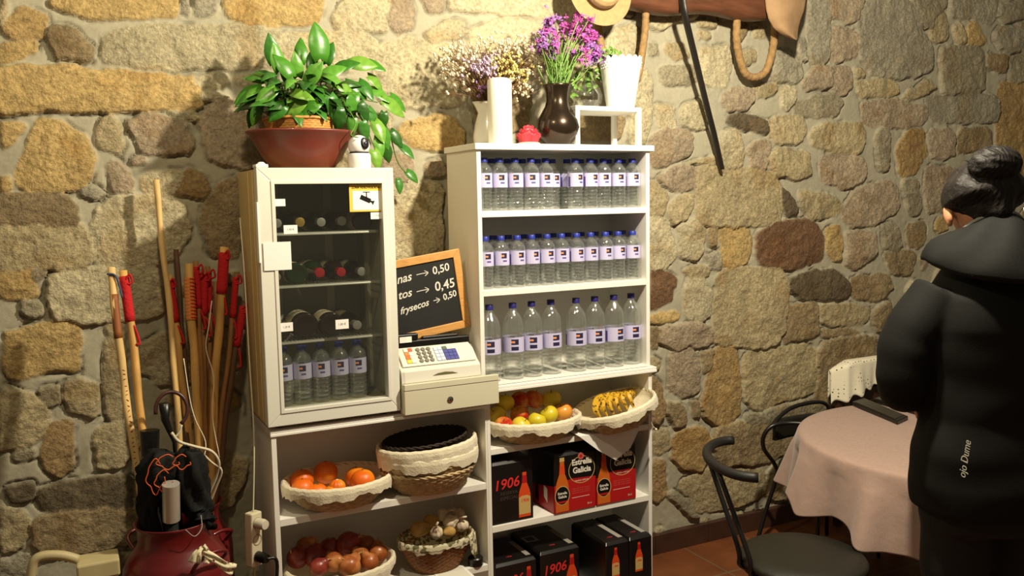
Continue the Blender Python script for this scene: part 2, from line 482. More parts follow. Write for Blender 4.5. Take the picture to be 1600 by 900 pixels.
cen = np.array([s[0].mean(0) for s in stones])
rough = fbm(.10, 40, 5)*.024+fbm(.026, 50, 3)*.011; mort = fbm(.16, 60, 4)*.014+fbm(.02, 65, 2)*.002
face = bulge[ID]+np.clip(tx[ID]*(GX-cen[ID][..., 0])+tz[ID]*(GZ-cen[ID][..., 1]), -.012, .012)+rough+.004*np.clip(SD/.05, 0, 1)
hgt = mort*(1-inside)+np.maximum(face, .003+mort*.5)*inside
crev = np.exp(-((SD+.003)/.0045)**2)*np.clip((fbm(.09, 70, 3)+.02)*7, 0, 1)
hgt = hgt-crev*.014
cols = np.array([lin(PAL[s[1]]) for s in stones]); jit = rng.uniform(.9, 1.07, (n, 1)); cols = cols*jit*.80
pat = fbm(.07, 80, 4)[..., None]; pat2 = np.clip((fbm(.12, 90, 4)-.06)*6, 0, 1)[..., None]
sc_ = cols[ID]*(1+pat*.42); sc_ = sc_*(1-pat2*np.array([.10, .18, .28]))
mc = np.array(lin((168, 162, 140)))*(1+fbm(.12, 100, 4)[..., None]*.22)
colr = mc*(1-inside[..., None])+sc_*inside[..., None]
colr = colr*(1-crev[..., None]*.35)
verts = np.stack([GX, WY-hgt, GZ], -1).reshape(-1, 3)
idx = np.arange(nx*nz).reshape(nz, nx)
quads = np.stack([idx[:-1, :-1], idx[:-1, 1:], idx[1:, 1:], idx[1:, :-1]], -1).reshape(-1, 4)
me = bpy.data.meshes.new('wall_back')
me.vertices.add(len(verts)); me.vertices.foreach_set('co', verts.astype(np.float32).ravel())
me.loops.add(quads.size); me.loops.foreach_set('vertex_index', quads.astype(np.int32).ravel())
me.polygons.add(len(quads)); me.polygons.foreach_set('loop_start', np.arange(0, quads.size, 4, dtype=np.int32))
me.polygons.foreach_set('use_smooth', np.ones(len(quads), bool))
me.update(calc_edges=True)
ca = me.color_attributes.new('stone_colour', 'FLOAT_COLOR', 'POINT')
rgba = np.concatenate([np.clip(colr, 0, 1).reshape(-1, 3), inside.reshape(-1, 1)*.8+.2], 1)
ca.data.foreach_set('color', rgba.astype(np.float32).ravel())
sm_ = bpy.data.materials.new('stone_wall'); sm_.use_nodes = True; nt = sm_.node_tree; N = nt.nodes; L = nt.links; b = N['Principled BSDF']
b.inputs['Roughness'].default_value = .93; b.inputs['Specular IOR Level'].default_value = .25
va = N.new('ShaderNodeAttribute'); va.attribute_name = 'stone_colour'
tc = N.new('ShaderNodeTexCoord'); n1 = N.new('ShaderNodeTexNoise'); n1.inputs['Scale'].default_value = 85; n1.inputs['Detail'].default_value = 4
L.new(tc.outputs['Object'], n1.inputs['Vector'])
r1 = N.new('ShaderNodeMapRange'); r1.inputs['From Min'].default_value = .32; r1.inputs['From Max'].default_value = .68; r1.inputs['To Min'].default_value = .72; r1.inputs['To Max'].default_value = 1.2
L.new(n1.outputs[0], r1.inputs[0])
mx = N.new('ShaderNodeMix'); mx.data_type = 'RGBA'; mx.blend_type = 'MULTIPLY'; mx.inputs[0].default_value = 1
L.new(va.outputs['Color'], mx.inputs['A']); L.new(va.outputs['Alpha'], mx.inputs[0]); L.new(r1.outputs[0], mx.inputs['B']); L.new(mx.outputs['Result'], b.inputs['Base Color'])
n2 = N.new('ShaderNodeTexNoise'); n2.inputs['Scale'].default_value = 70; n2.inputs['Detail'].default_value = 6; n2.inputs['Roughness'].default_value = .65; L.new(tc.outputs['Object'], n2.inputs['Vector'])
bp = N.new('ShaderNodeBump'); bp.inputs['Strength'].default_value = .8; bp.inputs['Distance'].default_value = .011; L.new(n2.outputs[0], bp.inputs['Height']); L.new(va.outputs['Alpha'], bp.inputs['Strength']); L.new(bp.outputs[0], b.inputs['Normal'])
me.materials.append(sm_)
wall = bpy.data.objects.new('wall_back', me); C.objects.link(wall); tag(wall, 'rough stone wall with pale mortar', kind='structure')
del verts, quads, rgba, colr, sc_, SD, ID, hgt

# ---------------------------------------------------------------- floor and skirting
fm = bpy.data.materials.new('terracotta_tiles'); fm.use_nodes = True; nt = fm.node_tree; N = nt.nodes; L = nt.links; b = N['Principled BSDF']
tc = N.new('ShaderNodeTexCoord'); mp = N.new('ShaderNodeMapping'); mp.inputs['Location'].default_value = (-.905, .263, 0); L.new(tc.outputs['Object'], mp.inputs[0])
br = N.new('ShaderNodeTexBrick'); br.offset = 0; br.squash = 1; br.inputs['Scale'].default_value = 1; br.inputs['Brick Width'].default_value = .36; br.inputs['Row Height'].default_value = .36
br.inputs['Mortar Size'].default_value = .005; br.inputs['Color1'].default_value = lin((122, 70, 38))+(1,); br.inputs['Color2'].default_value = lin((110, 62, 32))+(1,); br.inputs['Mortar'].default_value = lin((120, 96, 70))+(1,)
L.new(mp.outputs[0], br.inputs['Vector']); n1 = N.new('ShaderNodeTexNoise'); n1.inputs['Scale'].default_value = 6; n1.inputs['Detail'].default_value = 5; L.new(tc.outputs['Object'], n1.inputs['Vector'])
r1 = N.new('ShaderNodeMapRange'); r1.inputs['From Min'].default_value = .3; r1.inputs['From Max'].default_value = .7; r1.inputs['To Min'].default_value = .7; r1.inputs['To Max'].default_value = 1.15; L.new(n1.outputs[0], r1.inputs[0])
mx = N.new('ShaderNodeMix'); mx.data_type = 'RGBA'; mx.blend_type = 'MULTIPLY'; mx.inputs[0].default_value = 1; L.new(br.outputs['Color'], mx.inputs['A']); L.new(r1.outputs[0], mx.inputs['B']); L.new(mx.outputs['Result'], b.inputs['Base Color'])
b.inputs['Roughness'].default_value = .5
q = MB(); q.box(-3.2, 5.0, -5.0, .12, -.05, 0); f = q.build('floor', fm, loc=(0, 0, 0)); tag(f, 'terracotta tile floor', kind='structure')
sk = mat('skirting_tile', (72, 46, 34), rough=.5, var=.3, vscale=9)
q = MB()
for i in range(25):
    x = -3.2+i*.33; q.box(x+.001, x+.329, .066, .11, 0, .097)
f = q.build('baseboard_back', sk, bevel=.002, loc=(0, 0, 0)); tag(f, 'dark brown skirting tiles', kind='structure')
# ---------------------------------------------------------------- white shelving
YB = 0.0
def panelled(name, label, x0, x1, yf, yb, z0, z1, shelves, tops, th=.018, lw=None, rw=None, legz=0):
    t = thing(name, label, 'shelf unit', ((x0+x1)/2, (yf+yb)/2, z0))
    lw = lw or th; rw = rw or th
    MB().box(x0, x0+lw, yf, yb, z0, z1).build('side_panel', WHITE, t, bevel=.0015)
    MB().box(x1-rw, x1, yf, yb, z0, z1).build('side_panel', WHITE, t, bevel=.0015)
    q = MB().box(x0+lw, x1-rw, yb-.008, yb, z0, z1); q.build('back_panel', WHITE, t)
    for zt, sth in shelves: MB().box(x0+lw+.0003, x1-rw-.0003, yf+.001, yb-.0085, zt-sth, zt).build('shelf', WHITE, t, bevel=.0015)
    for (a, b_, c, d, e, f_) in tops: MB().box(a, b_, c, d, e, f_).build('top_board', WHITE2, t, bevel=.002)
    return t
# lower right unit, lower left unit, upper bookcase
lower = panelled('storage_cabinet', 'open white cabinet of beer boxes and fruit baskets, under the bottle shelves', .018, .806, -.297, 0, 0, 1.010, [(.782, .024), (.467, .026), (.12, .026)],
                 [(.028, .822, -.312, .005, 1.0105, 1.022), (.028, .822, -.309, .005, 1.0225, 1.033)], lw=.014)
lowl = panelled('storage_cabinet', 'open white cabinet of orange and onion baskets, under the glass door fridge', -.812, .0175, -.297, .055, 0, .951, [(.651, .026), (.318, .026), (.06, .026)],
                [(-.815, .020, -.303, .055, .9515, .962), (-.815, .020, -.300, .055, .9625, .974)], rw=.008)
hutch = panelled('bookcase', 'tall white bookcase holding three shelves of water bottles', 0, .80, -.292, 0, 1.034, 1.949, [(1.716, .024), (1.411, .024), (1.044, .009)],
                 [(-.010, .815, -.305, .003, 1.9495, 1.973)])
# ---------------------------------------------------------------- water bottles
PET = clear('clear_plastic', (.95, .97, .95), .17, body=.045, bodycol=(.86, .9, .86), rough=.035, bump=.45, bscale=60)
CAPM = mat('blue_cap', (38, 52, 150), rough=.4)
CAPD = mat('dark_blue_cap', (40, 36, 110), rough=.4)
LAB = mat('lilac_label', (196, 192, 226), rough=.5); LABD = mat('label_navy', (38, 34, 72), rough=.5); LABO = mat('label_orange', (236, 150, 84), rough=.5); LABV = mat('label_violet', (92, 84, 150), rough=.5)
def bottle(big):
    t = thing('water_bottle', 'x', 'water bottle')
    if big:
        Hh, r = .305, .0435
        prof = [(.02, .004), (.036, 0), (r, .008), (r, .02)]
        for k in range(5):
            z = .026+k*.0155; prof += [(r, z), (r-.0034, z+.005), (r, z+.010)]
        prof += [(r, .106), (r-.001, .108), (r-.001, .172), (r, .174), (r, .196), (.043, .212), (.0405, .229), (.035, .246), (.025, .262), (.0145, .276), (.0135, .284), (.0135, .29)]
        lz = (.110, .170); cz = (.283, .304); cr = .0155
    else:
        Hh, r = .205, .0325
        prof = [(.016, .003), (.028, 0), (r, .006), (r, .014)]
        for k in range(5):
            z = .016+k*.0140; prof += [(r, z), (r-.0034, z+.005), (r, z+.011)]
        prof += [(r, .090), (r-.0008, .092), (r-.0008, .146), (r, .148), (r, .154), (.0305, .163), (.026, .171), (.019, .178), (.0135, .182), (.013, .191)]
        lz = (.090, .145); cz = (.188, .205); cr = .0152
    q = MB(); q.lathe(prof, 20); q.build('bottle_body', PET, t, smooth=True)
    q = MB(); nseg = 36; rows = 8
    for j in range(rows):
        for i in range(nseg):
            a0 = 2*math.pi*i/nseg; a1 = 2*math.pi*(i+1)/nseg; z0 = lz[0]+(lz[1]-lz[0])*j/rows; z1 = lz[0]+(lz[1]-lz[0])*(j+1)/rows
            mi = 0; k = i % 18   # i=27 faces -y; two logos
            kk = (i-22) % 18
            if kk in (3,4,5,6) and j in (4, 5, 6): mi = 1
            if kk in (3, 4) and j in (5,): mi = 2
            if kk in (4, 5, 6) and j in (2,) : mi = 3
            if big and kk in (3,4,5,6) and j in (1, 2): mi = 1
            if kk in (13, 14): mi = 3 if j < 6 else 0
            rr = r+.0004
            q.add([(rr*math.cos(a0), rr*math.sin(a0), z0), (rr*math.cos(a1), rr*math.sin(a1), z0), (rr*math.cos(a1), rr*math.sin(a1), z1), (rr*math.cos(a0), rr*math.sin(a0), z1)], [(0, 1, 2, 3)], mi)
    q.build('paper_label', [LAB, LABD, LABO, LABV], t)
    q = MB(); q.lathe([(cr, cz[0]), (cr, cz[1]-.002), (cr-.0015, cz[1])], 20, wob=lambda a, j: 1+.015*math.cos(10*a)); q.build('bottle_cap', CAPD if big else CAPM, t, smooth='auto')
    return t, [(k, []) for k in C.objects if k.parent is t]
small, small_k = bottle(False); large, large_k = bottle(True)
first = {0: True, 1: True}
def place_bottle(big, x, y, z, label, group):
    rz = random.uniform(-.35, .25)
    if first[big]:
        first[big] = False; o = large if big else small; o.location = (x, y, z); o.rotation_euler = (0, 0, rz); tag(o, label, None, group); return
    dup(large if big else small, large_k if big else small_k, (x, y, z), rz, label=label, group=group)
def row(n, x0, x1, y, z, where, skip=()):
    for i in range(n):
        if i in skip: continue
        x = x0+(x1-x0)*i/(n-1)
        pos = ORD[i] + ('' if i == 0 else ' from left') if i <= n//2 else (('rightmost' if i == n-1 else ORD[n-1-i]+' from right'))
        place_bottle(0, x+random.uniform(-.002, .002), y+random.uniform(-.004, .004), z, 'small blue capped water bottle, %s in the %s' % (pos, where), 'small water bottles on the '+where.split(' of the ')[-1])
row(11, .055, .748, -.235, 1.7163, 'front row of the top shelf', skip=(5,))
row(11, .056, .747, -.163, 1.7163, 'back row of the top shelf')
row(11, .055, .748, -.235, 1.4113, 'front row of the middle shelf', skip=())
row(11, .056, .747, -.163, 1.4113, 'back row of the middle shelf')
bx = [.064, .168, .255, .348, .463, .556, .650, .745]
for i, x in enumerate(bx):
    pos = ORD[i]+('' if i == 0 else ' from left') if i < 4 else ('rightmost' if i == 7 else ORD[7-i]+' from right')
    place_bottle(1, x, -.235+random.uniform(-.006, .006), 1.0443, 'large blue capped water bottle, %s on the bottom bookcase shelf' % pos, 'large water bottles on the bottom bookcase shelf')
# ---------------------------------------------------------------- glass door fridge
FWH = mat('fridge_enamel', (224, 222, 210), rough=.35, spec=.5)
FIN = mat('fridge_lining', (170, 166, 146), rough=.5)
GASK = mat('grey_gasket', (120, 116, 104), rough=.6)
PANE = clear('fridge_glass', (.93, .94, .91), .07, rough=.02, rimpow=2)
WIRE = mat('shelf_wire', (200, 200, 190), rough=.3, metal=.4)
fx0, fx1, fy0, fy1, fz0, fz1 = -.823, -.341, -.315, .040, .990, 1.880
fr_ = thing('display_fridge', 'white glass door fridge standing on the left cabinet', 'fridge', ((fx0+fx1)/2, (fy0+fy1)/2, .974))
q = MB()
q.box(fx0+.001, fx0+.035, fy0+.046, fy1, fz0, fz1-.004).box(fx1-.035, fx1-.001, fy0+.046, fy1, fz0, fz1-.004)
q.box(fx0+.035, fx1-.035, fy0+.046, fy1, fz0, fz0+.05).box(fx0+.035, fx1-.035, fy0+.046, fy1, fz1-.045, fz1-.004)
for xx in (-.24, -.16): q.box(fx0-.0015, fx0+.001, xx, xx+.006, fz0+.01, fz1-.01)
q.build('cabinet_body', mat('warm_bounce_enamel', (212, 186, 132), rough=.45), fr_, bevel=.003)  # white body tinted tan: warm bounce light and shade put into the colour
q = MB(); q.box(fx0+.0352, fx1-.0352, fy1-.012, fy1-.004, fz0+.05, fz1-.045)
q.box(fx0+.0352, fx0+.038, fy0+.05, fy1-.012, fz0+.05, fz1-.045).box(fx1-.038, fx1-.0352, fy0+.05, fy1-.012, fz0+.05, fz1-.045).box(fx0+.038, fx1-.038, fy0+.05, fy1-.012, fz0+.0502, fz0+.053)
q.build('lining', FIN, fr_)
q = MB()
for xx in (fx0+.11, fx1-.17, ): q.box(xx, xx+.03, fy1-.02, fy1-.012, fz0+.06, fz1-.05)
for xx in (fx1-.05,): q.box(xx, xx+.012, fy1-.16, fy1-.13, fz0+.06, fz1-.05)
q.build('shelf_rail', mat('rail_grey', (214, 210, 190), rough=.4), fr_)
dl, dr, dt, db = .058, .045, .055, .056
q = MB(); y0, y1 = fy0, fy0+.04
def mitre(q, a, b, c, d, y0, y1): q.prism([a, b, c, d], y0, y1)
o_ = [(fx0, fz0), (fx1, fz0), (fx1, fz1), (fx0, fz1)]; i_ = [(fx0+dl, fz0+db), (fx1-dr, fz0+db), (fx1-dr, fz1-dt), (fx0+dl, fz1-dt)]
for k in range(4):
    k2 = (k+1) % 4; q.prism([o_[k], o_[k2], i_[k2], i_[k]], y0, y1)
door = q.build('door', FWH, fr_, bevel=.0025)
q = MB(); s_ = .012
i2 = [(fx0+dl-s_, fz0+db-s_), (fx1-dr+s_, fz0+db-s_), (fx1-dr+s_, fz1-dt+s_), (fx0+dl-s_, fz1-dt+s_)]
for k in range(4):
    k2 = (k+1) % 4; q.prism([i2[k], i2[k2], i_[k2], i_[k]], y0-.0035, y0+.001)
q.build('glass_bead', FWH, door, bevel=.001)
MB().box(fx0+dl-.004, fx1-dr+.004, y0+.014, y0+.018, fz0+db-.004, fz1-dt+.004).build('glass_pane', PANE, door)
q = MB().box(fx0-.004, fx0+.001, fy0-.004, fy0+.03, 1.56, 1.765); q.build('handle', WHITE2, door, bevel=.0015)
MB().box(fx0+.01, fx1-.01, fy0+.0405, fy0+.0455, fz0+.01, fz1-.01).box(fx0+.01, fx0+.01, fy0, fy0, fz0, fz0)
q = MB()
for a, b_, c, d in ((fx0+.006, fx0+.03, fz0+.01, fz1-.01), (fx1-.03, fx1-.006, fz0+.01, fz1-.01)): q.box(a, b_, fy0+.0402, fy0+.046, c, d)
for c, d in ((fz0+.01, fz0+.03), (fz1-.03, fz1-.01)): q.box(fx0+.03, fx1-.03, fy0+.0402, fy0+.046, c, d)
q.build('door_gasket', GASK, fr_)
q = MB(); q.lathe([(.018, 0), (.018, .010), (.008, .02)], 16, c=(fx0+.022, fy0+.022, fz1+.0002)); q.box(fx0, fx0+.042, fy0+.002, fy0+.06, fz1, fz1+.012); q.build('hinge_cover', WHITE2, fr_, bevel=.003)
for sx_ in (fx0+.05, fx1-.05):
    for sy_ in (fy0+.06, fy1-.04): MB().lathe([(.016, 0), (.014, .0158)], 14, c=(sx_, sy_, .9743)).build('foot', BLACK, fr_)
FSH = [1.652, 1.468, 1.270]
for z in FSH:
    q = MB(); a, b_ = fx0+.041, fx1-.041
    for yy in (fy0+.055, fy1-.016): q.tube([(a, yy, z), (b_, yy, z)], .003, 8)
    q.box(a, b_, fy0+.0525, fy0+.0575, z-.004, z+.006)
    for i in range(30):
        x = a+.006+(b_-a-.012)*i/29; q.tube([(x, fy0+.055, z+.003), (x, fy1-.016, z+.003)], .0014, 5)
    q.build('wire_shelf', WIRE, fr_, smooth='auto')
# sticker, notes and tags stuck on the door
yg = fy0+.0132
sk = thing('warning_sticker', 'yellow camera warning sticker inside the top right corner of the fridge glass', 'sticker', (-.44, yg, 1.77))
a = at(545, 287, 'y', yg); b2 = at(597, 330, 'y', yg)
sx0, sx1, sz1, sz0 = a.x, b2.x, a.z-.004, b2.z
YEL = mat('sticker_yellow', (228, 190, 70), rough=.6)
MB().box(sx0, sx1, yg-.0006, yg, sz0, sz1).build('sticker_sheet', YEL, sk)
sw, sh = sx1-sx0, sz1-sz0
MB().box(sx0+.012, sx1-.004, yg-.001, yg-.0007, sz0+.006, sz1-.022).build('white_panel', PAPER, sk)
text('lettering', 'ZONA VIDEOVIGILADA', .0105, face_front((sx0+sx1)/2, yg-.001, sz1-.010), BLACK, sk, sx=.92)
q = MB(); cx, cz = (sx0+sx1)/2+.004, (sz0+sz1)/2-.006
Mx = Matrix.Translation((cx, yg-.0012, cz)) @ Matrix.Rotation(R(24), 4, 'Y')
q.prism([(-.026, -.008), (.014, -.008), (.014, .009), (-.026, .009)], 0, .0004, M=Mx); q.prism([(.014, -.003), (.020, -.003), (.028, -.009), (.028, .009), (.020, .004), (.014, .004)], 0, .0004, M=Mx)
q.prism([(cx-.003, cz+.006), (cx+.001, cz+.006), (cx+.001, cz+.028), (cx-.003, cz+.028)], yg-.0012, yg-.0008); q.prism([(cx-.014, cz+.026), (cx+.012, cz+.026), (cx+.012, cz+.029), (cx-.014, cz+.029)], yg-.0012, yg-.0008)
q.build('camera_pictogram', BLACK, sk)
yf = fy0-.0036
def note(name, u0, v0, u1, v1, y, label, lines, rz=0):
    a = at(u0, v0, 'y', y); b_ = at(u1, v1, 'y', y); t = thing(name, label, 'note', ((a.x+b_.x)/2, y, b_.z))
    MB().box(a.x, b_.x, y-.0006, y, b_.z, a.z).build('paper_sheet', PAPER, t)
    if lines:
        text('lettering', lines, (a.z-b_.z)*.32, face_front((a.x+b_.x)/2, y-.0008, (a.z+b_.z)/2), mat('grey_ink', (120, 118, 116), rough=.8), t, depth=.0002)
    return t
note('paper_note', 411, 379, 456, 421, yf-.0006, 'white paper note taped to the left side of the fridge door frame', '')
note('price_tag', 429, 311, 446, 322, yg, 'small blank white tag near the top left of the fridge glass', '')
note('price_tag', 443, 352, 465, 365, yg, 'small white tag just above the top fridge shelf at its left end', '1,40 €')
note('price_tag', 437, 505, 458, 517, yg, 'small white tag on the left above the lowest wire shelf of the fridge', '1,20 €')
note('price_tag', 524, 500, 545, 513, yg, 'small white tag right of centre above the lowest wire shelf of the fridge', '1,80 €')
note('price_tag', 579, 332, 597, 342, yg, 'small white tag directly below the yellow camera sticker', '1,70 €')
# fridge bottles lying with their ends to the glass, and water bottles standing
GREEN = mat('dark_green_glass', (26, 44, 18), rough=.08, coat=.6); BROWNG = mat('dark_brown_glass', (30, 18, 10), rough=.1, coat=.5)
GOLD = mat('gold_foil', (190, 160, 84), rough=.3, metal=.7); REDF = mat('red_foil', (150, 24, 30), rough=.35); SILV = mat('silver_foil', (170, 168, 160), rough=.3, metal=.6)
def lying(x, y, z, r, L_, glass, foil, label, rz=0, neck=True):
    t = thing('wine_bottle', label, 'bottle', (x, y, z), group=None)
    M_ = Matrix.Translation((x, y, z)) @ Matrix.Rotation(rz, 4, 'Z') @ (Matrix.Rotation(R(-90), 4, 'X') if not neck else Matrix.Rotation(R(90), 4, 'X') @ Matrix.Translation((0, 0, -L_)))
    prof = [(r*.7, .004), (r*.94, 0), (r, .006), (r, L_*.60), (r*.86, L_*.68), (r*.42, L_*.78), (r*.36, L_*.9), (r*.36, L_*.985)]
    MB().lathe(prof, 24, M=M_).build('bottle_body', glass, t, smooth=True)
    MB().lathe([(r*.40, L_*.82), (r*.42, L_*.97), (r*.46, L_*.975), (r*.46, L_), (r*.3, L_+.001)], 20, M=M_).build('foil_cap', foil, t, smooth='auto')
    MB().lathe([(r+.0004, L_*.15), (r+.0004, L_*.5)], 24, M=M_, cap=False).build('paper_label', mat('cream_label', (200, 190, 160), rough=.7), t, smooth=True)
W_ = 'dark bottle lying on the %s fridge shelf, %s'
ya, yb_ = -.262, .018
for x, dz, r, g, f_, nk, lab in ((-.745, .0, .034, BROWNG, SILV, True, 'neck out, nearest the left frame'), (-.665, 0, .036, GREEN, GOLD, True, 'gold neck out, just left of centre'), (-.590, 0, .034, GREEN, SILV, True, 'neck out, in the middle'), (-.515, 0, .036, BROWNG, SILV, True, 'neck out, right of centre'), (-.435, 0, .034, BROWNG, BLACK, False, 'base out, nearest the right side')):
    lying(x, -.24, FSH[0]+.005+r, r, .25, g, f_, W_ % ('top', lab), neck=nk)
for x, r, g, f_, nk, lab in ((-.755, .031, BROWNG, SILV, True, 'neck out, nearest the left frame'), (-.682, .038, GREEN, SILV, False, 'round base out, left of centre'), (-.602, .038, GREEN, REDF, True, 'red neck out, in the middle'), (-.524, .036, BROWNG, REDF, True, 'red neck out, right of centre'), (-.448, .034, BROWNG, SILV, True, 'silver neck out, near the right side')):
    lying(x, -.24, FSH[1]+.005+r, r, .25, g, f_, W_ % ('middle', lab), neck=nk)
for x, r, g, f_, nk, lab in ((-.748, .033, BROWNG, REDF, False, 'base out, nearest the left frame'), (-.660, .047, BROWNG, SILV, False, 'the widest round base of all'), (-.565, .044, BROWNG, REDF, False, 'right of the widest one'), (-.472, .036, BROWNG, SILV, True, 'silver neck out, nearest the right side')):
    lying(x, -.24, FSH[2]+.005+r, r, .25, g, f_, W_ % ('lowest wire', lab), neck=nk)
q = MB(); q.lathe([(.03, 0), (.034, .01), (.034, .09), (.012, .13), (.011, .16)], 20)
for i, x in enumerate((-.745, -.677, -.609, -.541, -.473)):
    dup(small, small_k, (x, -.225, fz0+.0535), random.uniform(-.2, .1), label='water bottle standing on the fridge floor, %s' % ['leftmost of the five', 'second from the left', 'middle one of the five', 'second from the right', 'rightmost of the five'][i], group='water bottles in the fridge', scale=(1.02, 1.02, 1.02))
# ---------------------------------------------------------------- things on top of the fridge
ZT = 1.8805
MAR = mat('brown_red_glaze', (112, 50, 38), rough=.42, coat=.15, var=.15, vscale=12)
bc = (-.620, -.135)
prof = [(.10, .0), (.118, .006), (.145, .04), (.172, .085), (.193, .122), (.203, .128), (.205, .134), (.199, .137), (.190, .131), (.166, .09), (.138, .045), (.11, .012), (.0, .010)]
q = MB(); q.lathe(prof, 48, c=(bc[0], bc[1], ZT), cap=False, sx=.97, sy=.80); b_ = q.build('bowl', MAR, smooth=True, loc=(bc[0], bc[1], ZT)); tag(b_, 'wide brown red glazed bowl under the ivy, on top of the fridge', 'bowl')
WICK = mat('honey_wicker', (206, 146, 72), rough=.55, var=.25, vscale=60)
def wicker(q, prof, c, sx=1, sy=1, amp=.0016, nu=120, nstk=30, rowh=.008, M=None, mi=0):
    """a woven wall: fine rings pushed in and out past the stakes"""
    pts = []
    for k in range(len(prof)-1):
        (r0, z0), (r1, z1) = prof[k], prof[k+1]; L_ = math.hypot(r1-r0, z1-z0); n_ = max(1, int(L_/(rowh/3)))
        for j in range(n_): t = j/n_; pts.append((r0+(r1-r0)*t, z0+(z1-z0)*t))
    pts.append(prof[-1]); vs = []; k_ = len(pts)
    for j, (r, z) in enumerate(pts):
        rw = j//3
        for i in range(nu):
            a = 2*math.pi*i/nu; d = amp*math.sin(nstk*a+math.pi*(rw % 2))*(1 if j % 3 == 1 else .35)+ (amp*.8 if j % 3 == 1 else 0)
            v_ = Vector(((r+d)*math.cos(a)*sx, (r+d)*math.sin(a)*sy, z)); v_ = M @ v_ if M is not None else v_
            vs.append((v_[0]+c[0], v_[1]+c[1], v_[2]+c[2]))
    fs = [(j*nu+i, j*nu+(i+1) % nu, (j+1)*nu+(i+1) % nu, (j+1)*nu+i) for j in range(k_-1) for i in range(nu)]
    q.add(vs, fs, mi); return q
pc = (bc[0]-.010, bc[1]-.01, ZT+.030)
pp = thing('potted_plant', 'leafy green pothos in a honey wicker pot in the bowl', 'plant', pc)
q = MB(); wicker(q, [(.088, 0), (.105, .05), (.124, .145)], pc, amp=.0018, nstk=34); q.lathe([(.110, .140), (.118, .140)], 40, c=pc, cap=False); q.lathe([(.0, .003), (.09, .003)], 30, c=pc, cap=False); q.build('wicker_pot', WICK, pp, smooth=True)
q = MB(); q.tube([(pc[0]+.125*math.cos(a), pc[1]+.125*math.sin(a), pc[2]+.146+.001*math.sin(30*a)) for a in [i/40*2*math.pi for i in range(41)]], .0055, 8); q.build('pot_rim', WICK, pp, smooth=True)
MB().lathe([(0, .13), (.118, .128)], 30, c=pc, cap=False).build('soil', mat('soil', (46, 32, 22), rough=1, bump=1, bscale=120), pp)
LEAF = bpy.data.materials.new('pothos_leaf'); LEAF.use_nodes = True; MATS['leaf'] = LEAF
nt = LEAF.node_tree; N = nt.nodes; L = nt.links; b = N['Principled BSDF']; b.inputs['Roughness'].default_value = .35
at_ = N.new('ShaderNodeAttribute'); at_.attribute_name = 'tint'; L.new(at_.outputs['Color'], b.inputs['Base Color']); b.inputs['Transmission Weight'].default_value = 0
def leaf(q, base, d, up, ln, wd, curl=.35, cols=None, tint=(60, 120, 30), heart=True):
    d = d.normalized(); s = d.cross(up).normalized(); nrm = s.cross(d).normalized(); P = []
    nseg = 7; c0 = q.n
    for i in range(nseg+1):
        t = i/nseg
        wv = wd*(math.sin(math.pi*min(1, (t*1.0+.12)/1.12))**.75)*(1-.55*t) if heart else wd*math.sin(math.pi*t)**.8
        if t == 1: wv = 0
        cen_ = base + d*ln*t*(1-.12*t) - nrm*curl*ln*t*t
        back = -d*ln*.10*(1-t)**6 if heart else Vector()
        P += [cen_+s*wv+nrm*wv*.28+back, cen_, cen_-s*wv+nrm*wv*.28+back]
    fs = []
    for i in range(nseg):
        for k in (0, 1): a = i*3+k; fs.append((a, a+1, a+4, a+3))
    q.add(P, fs)
    if cols is not None:
        for i in range(nseg+1):
            for k in range(3):
                f_ = (.92 if k == 1 else 1)*(1+.12*math.sin(i*3+k*2)); cols.append(tuple(min(1, c_*f_) for c_ in lin(tint))+(1,))
def set_tint(o, cols):
    ca = o.data.color_attributes.new('tint', 'FLOAT_COLOR', 'POINT'); ca.data.foreach_set('color', np.array(cols, dtype=np.float32).ravel())
lr = random.Random(12); q = MB(); cols = []; stems = MB()
TINTS = [(70, 130, 36), (52, 110, 30), (92, 150, 50), (60, 118, 40), (110, 156, 54), (44, 92, 28)]
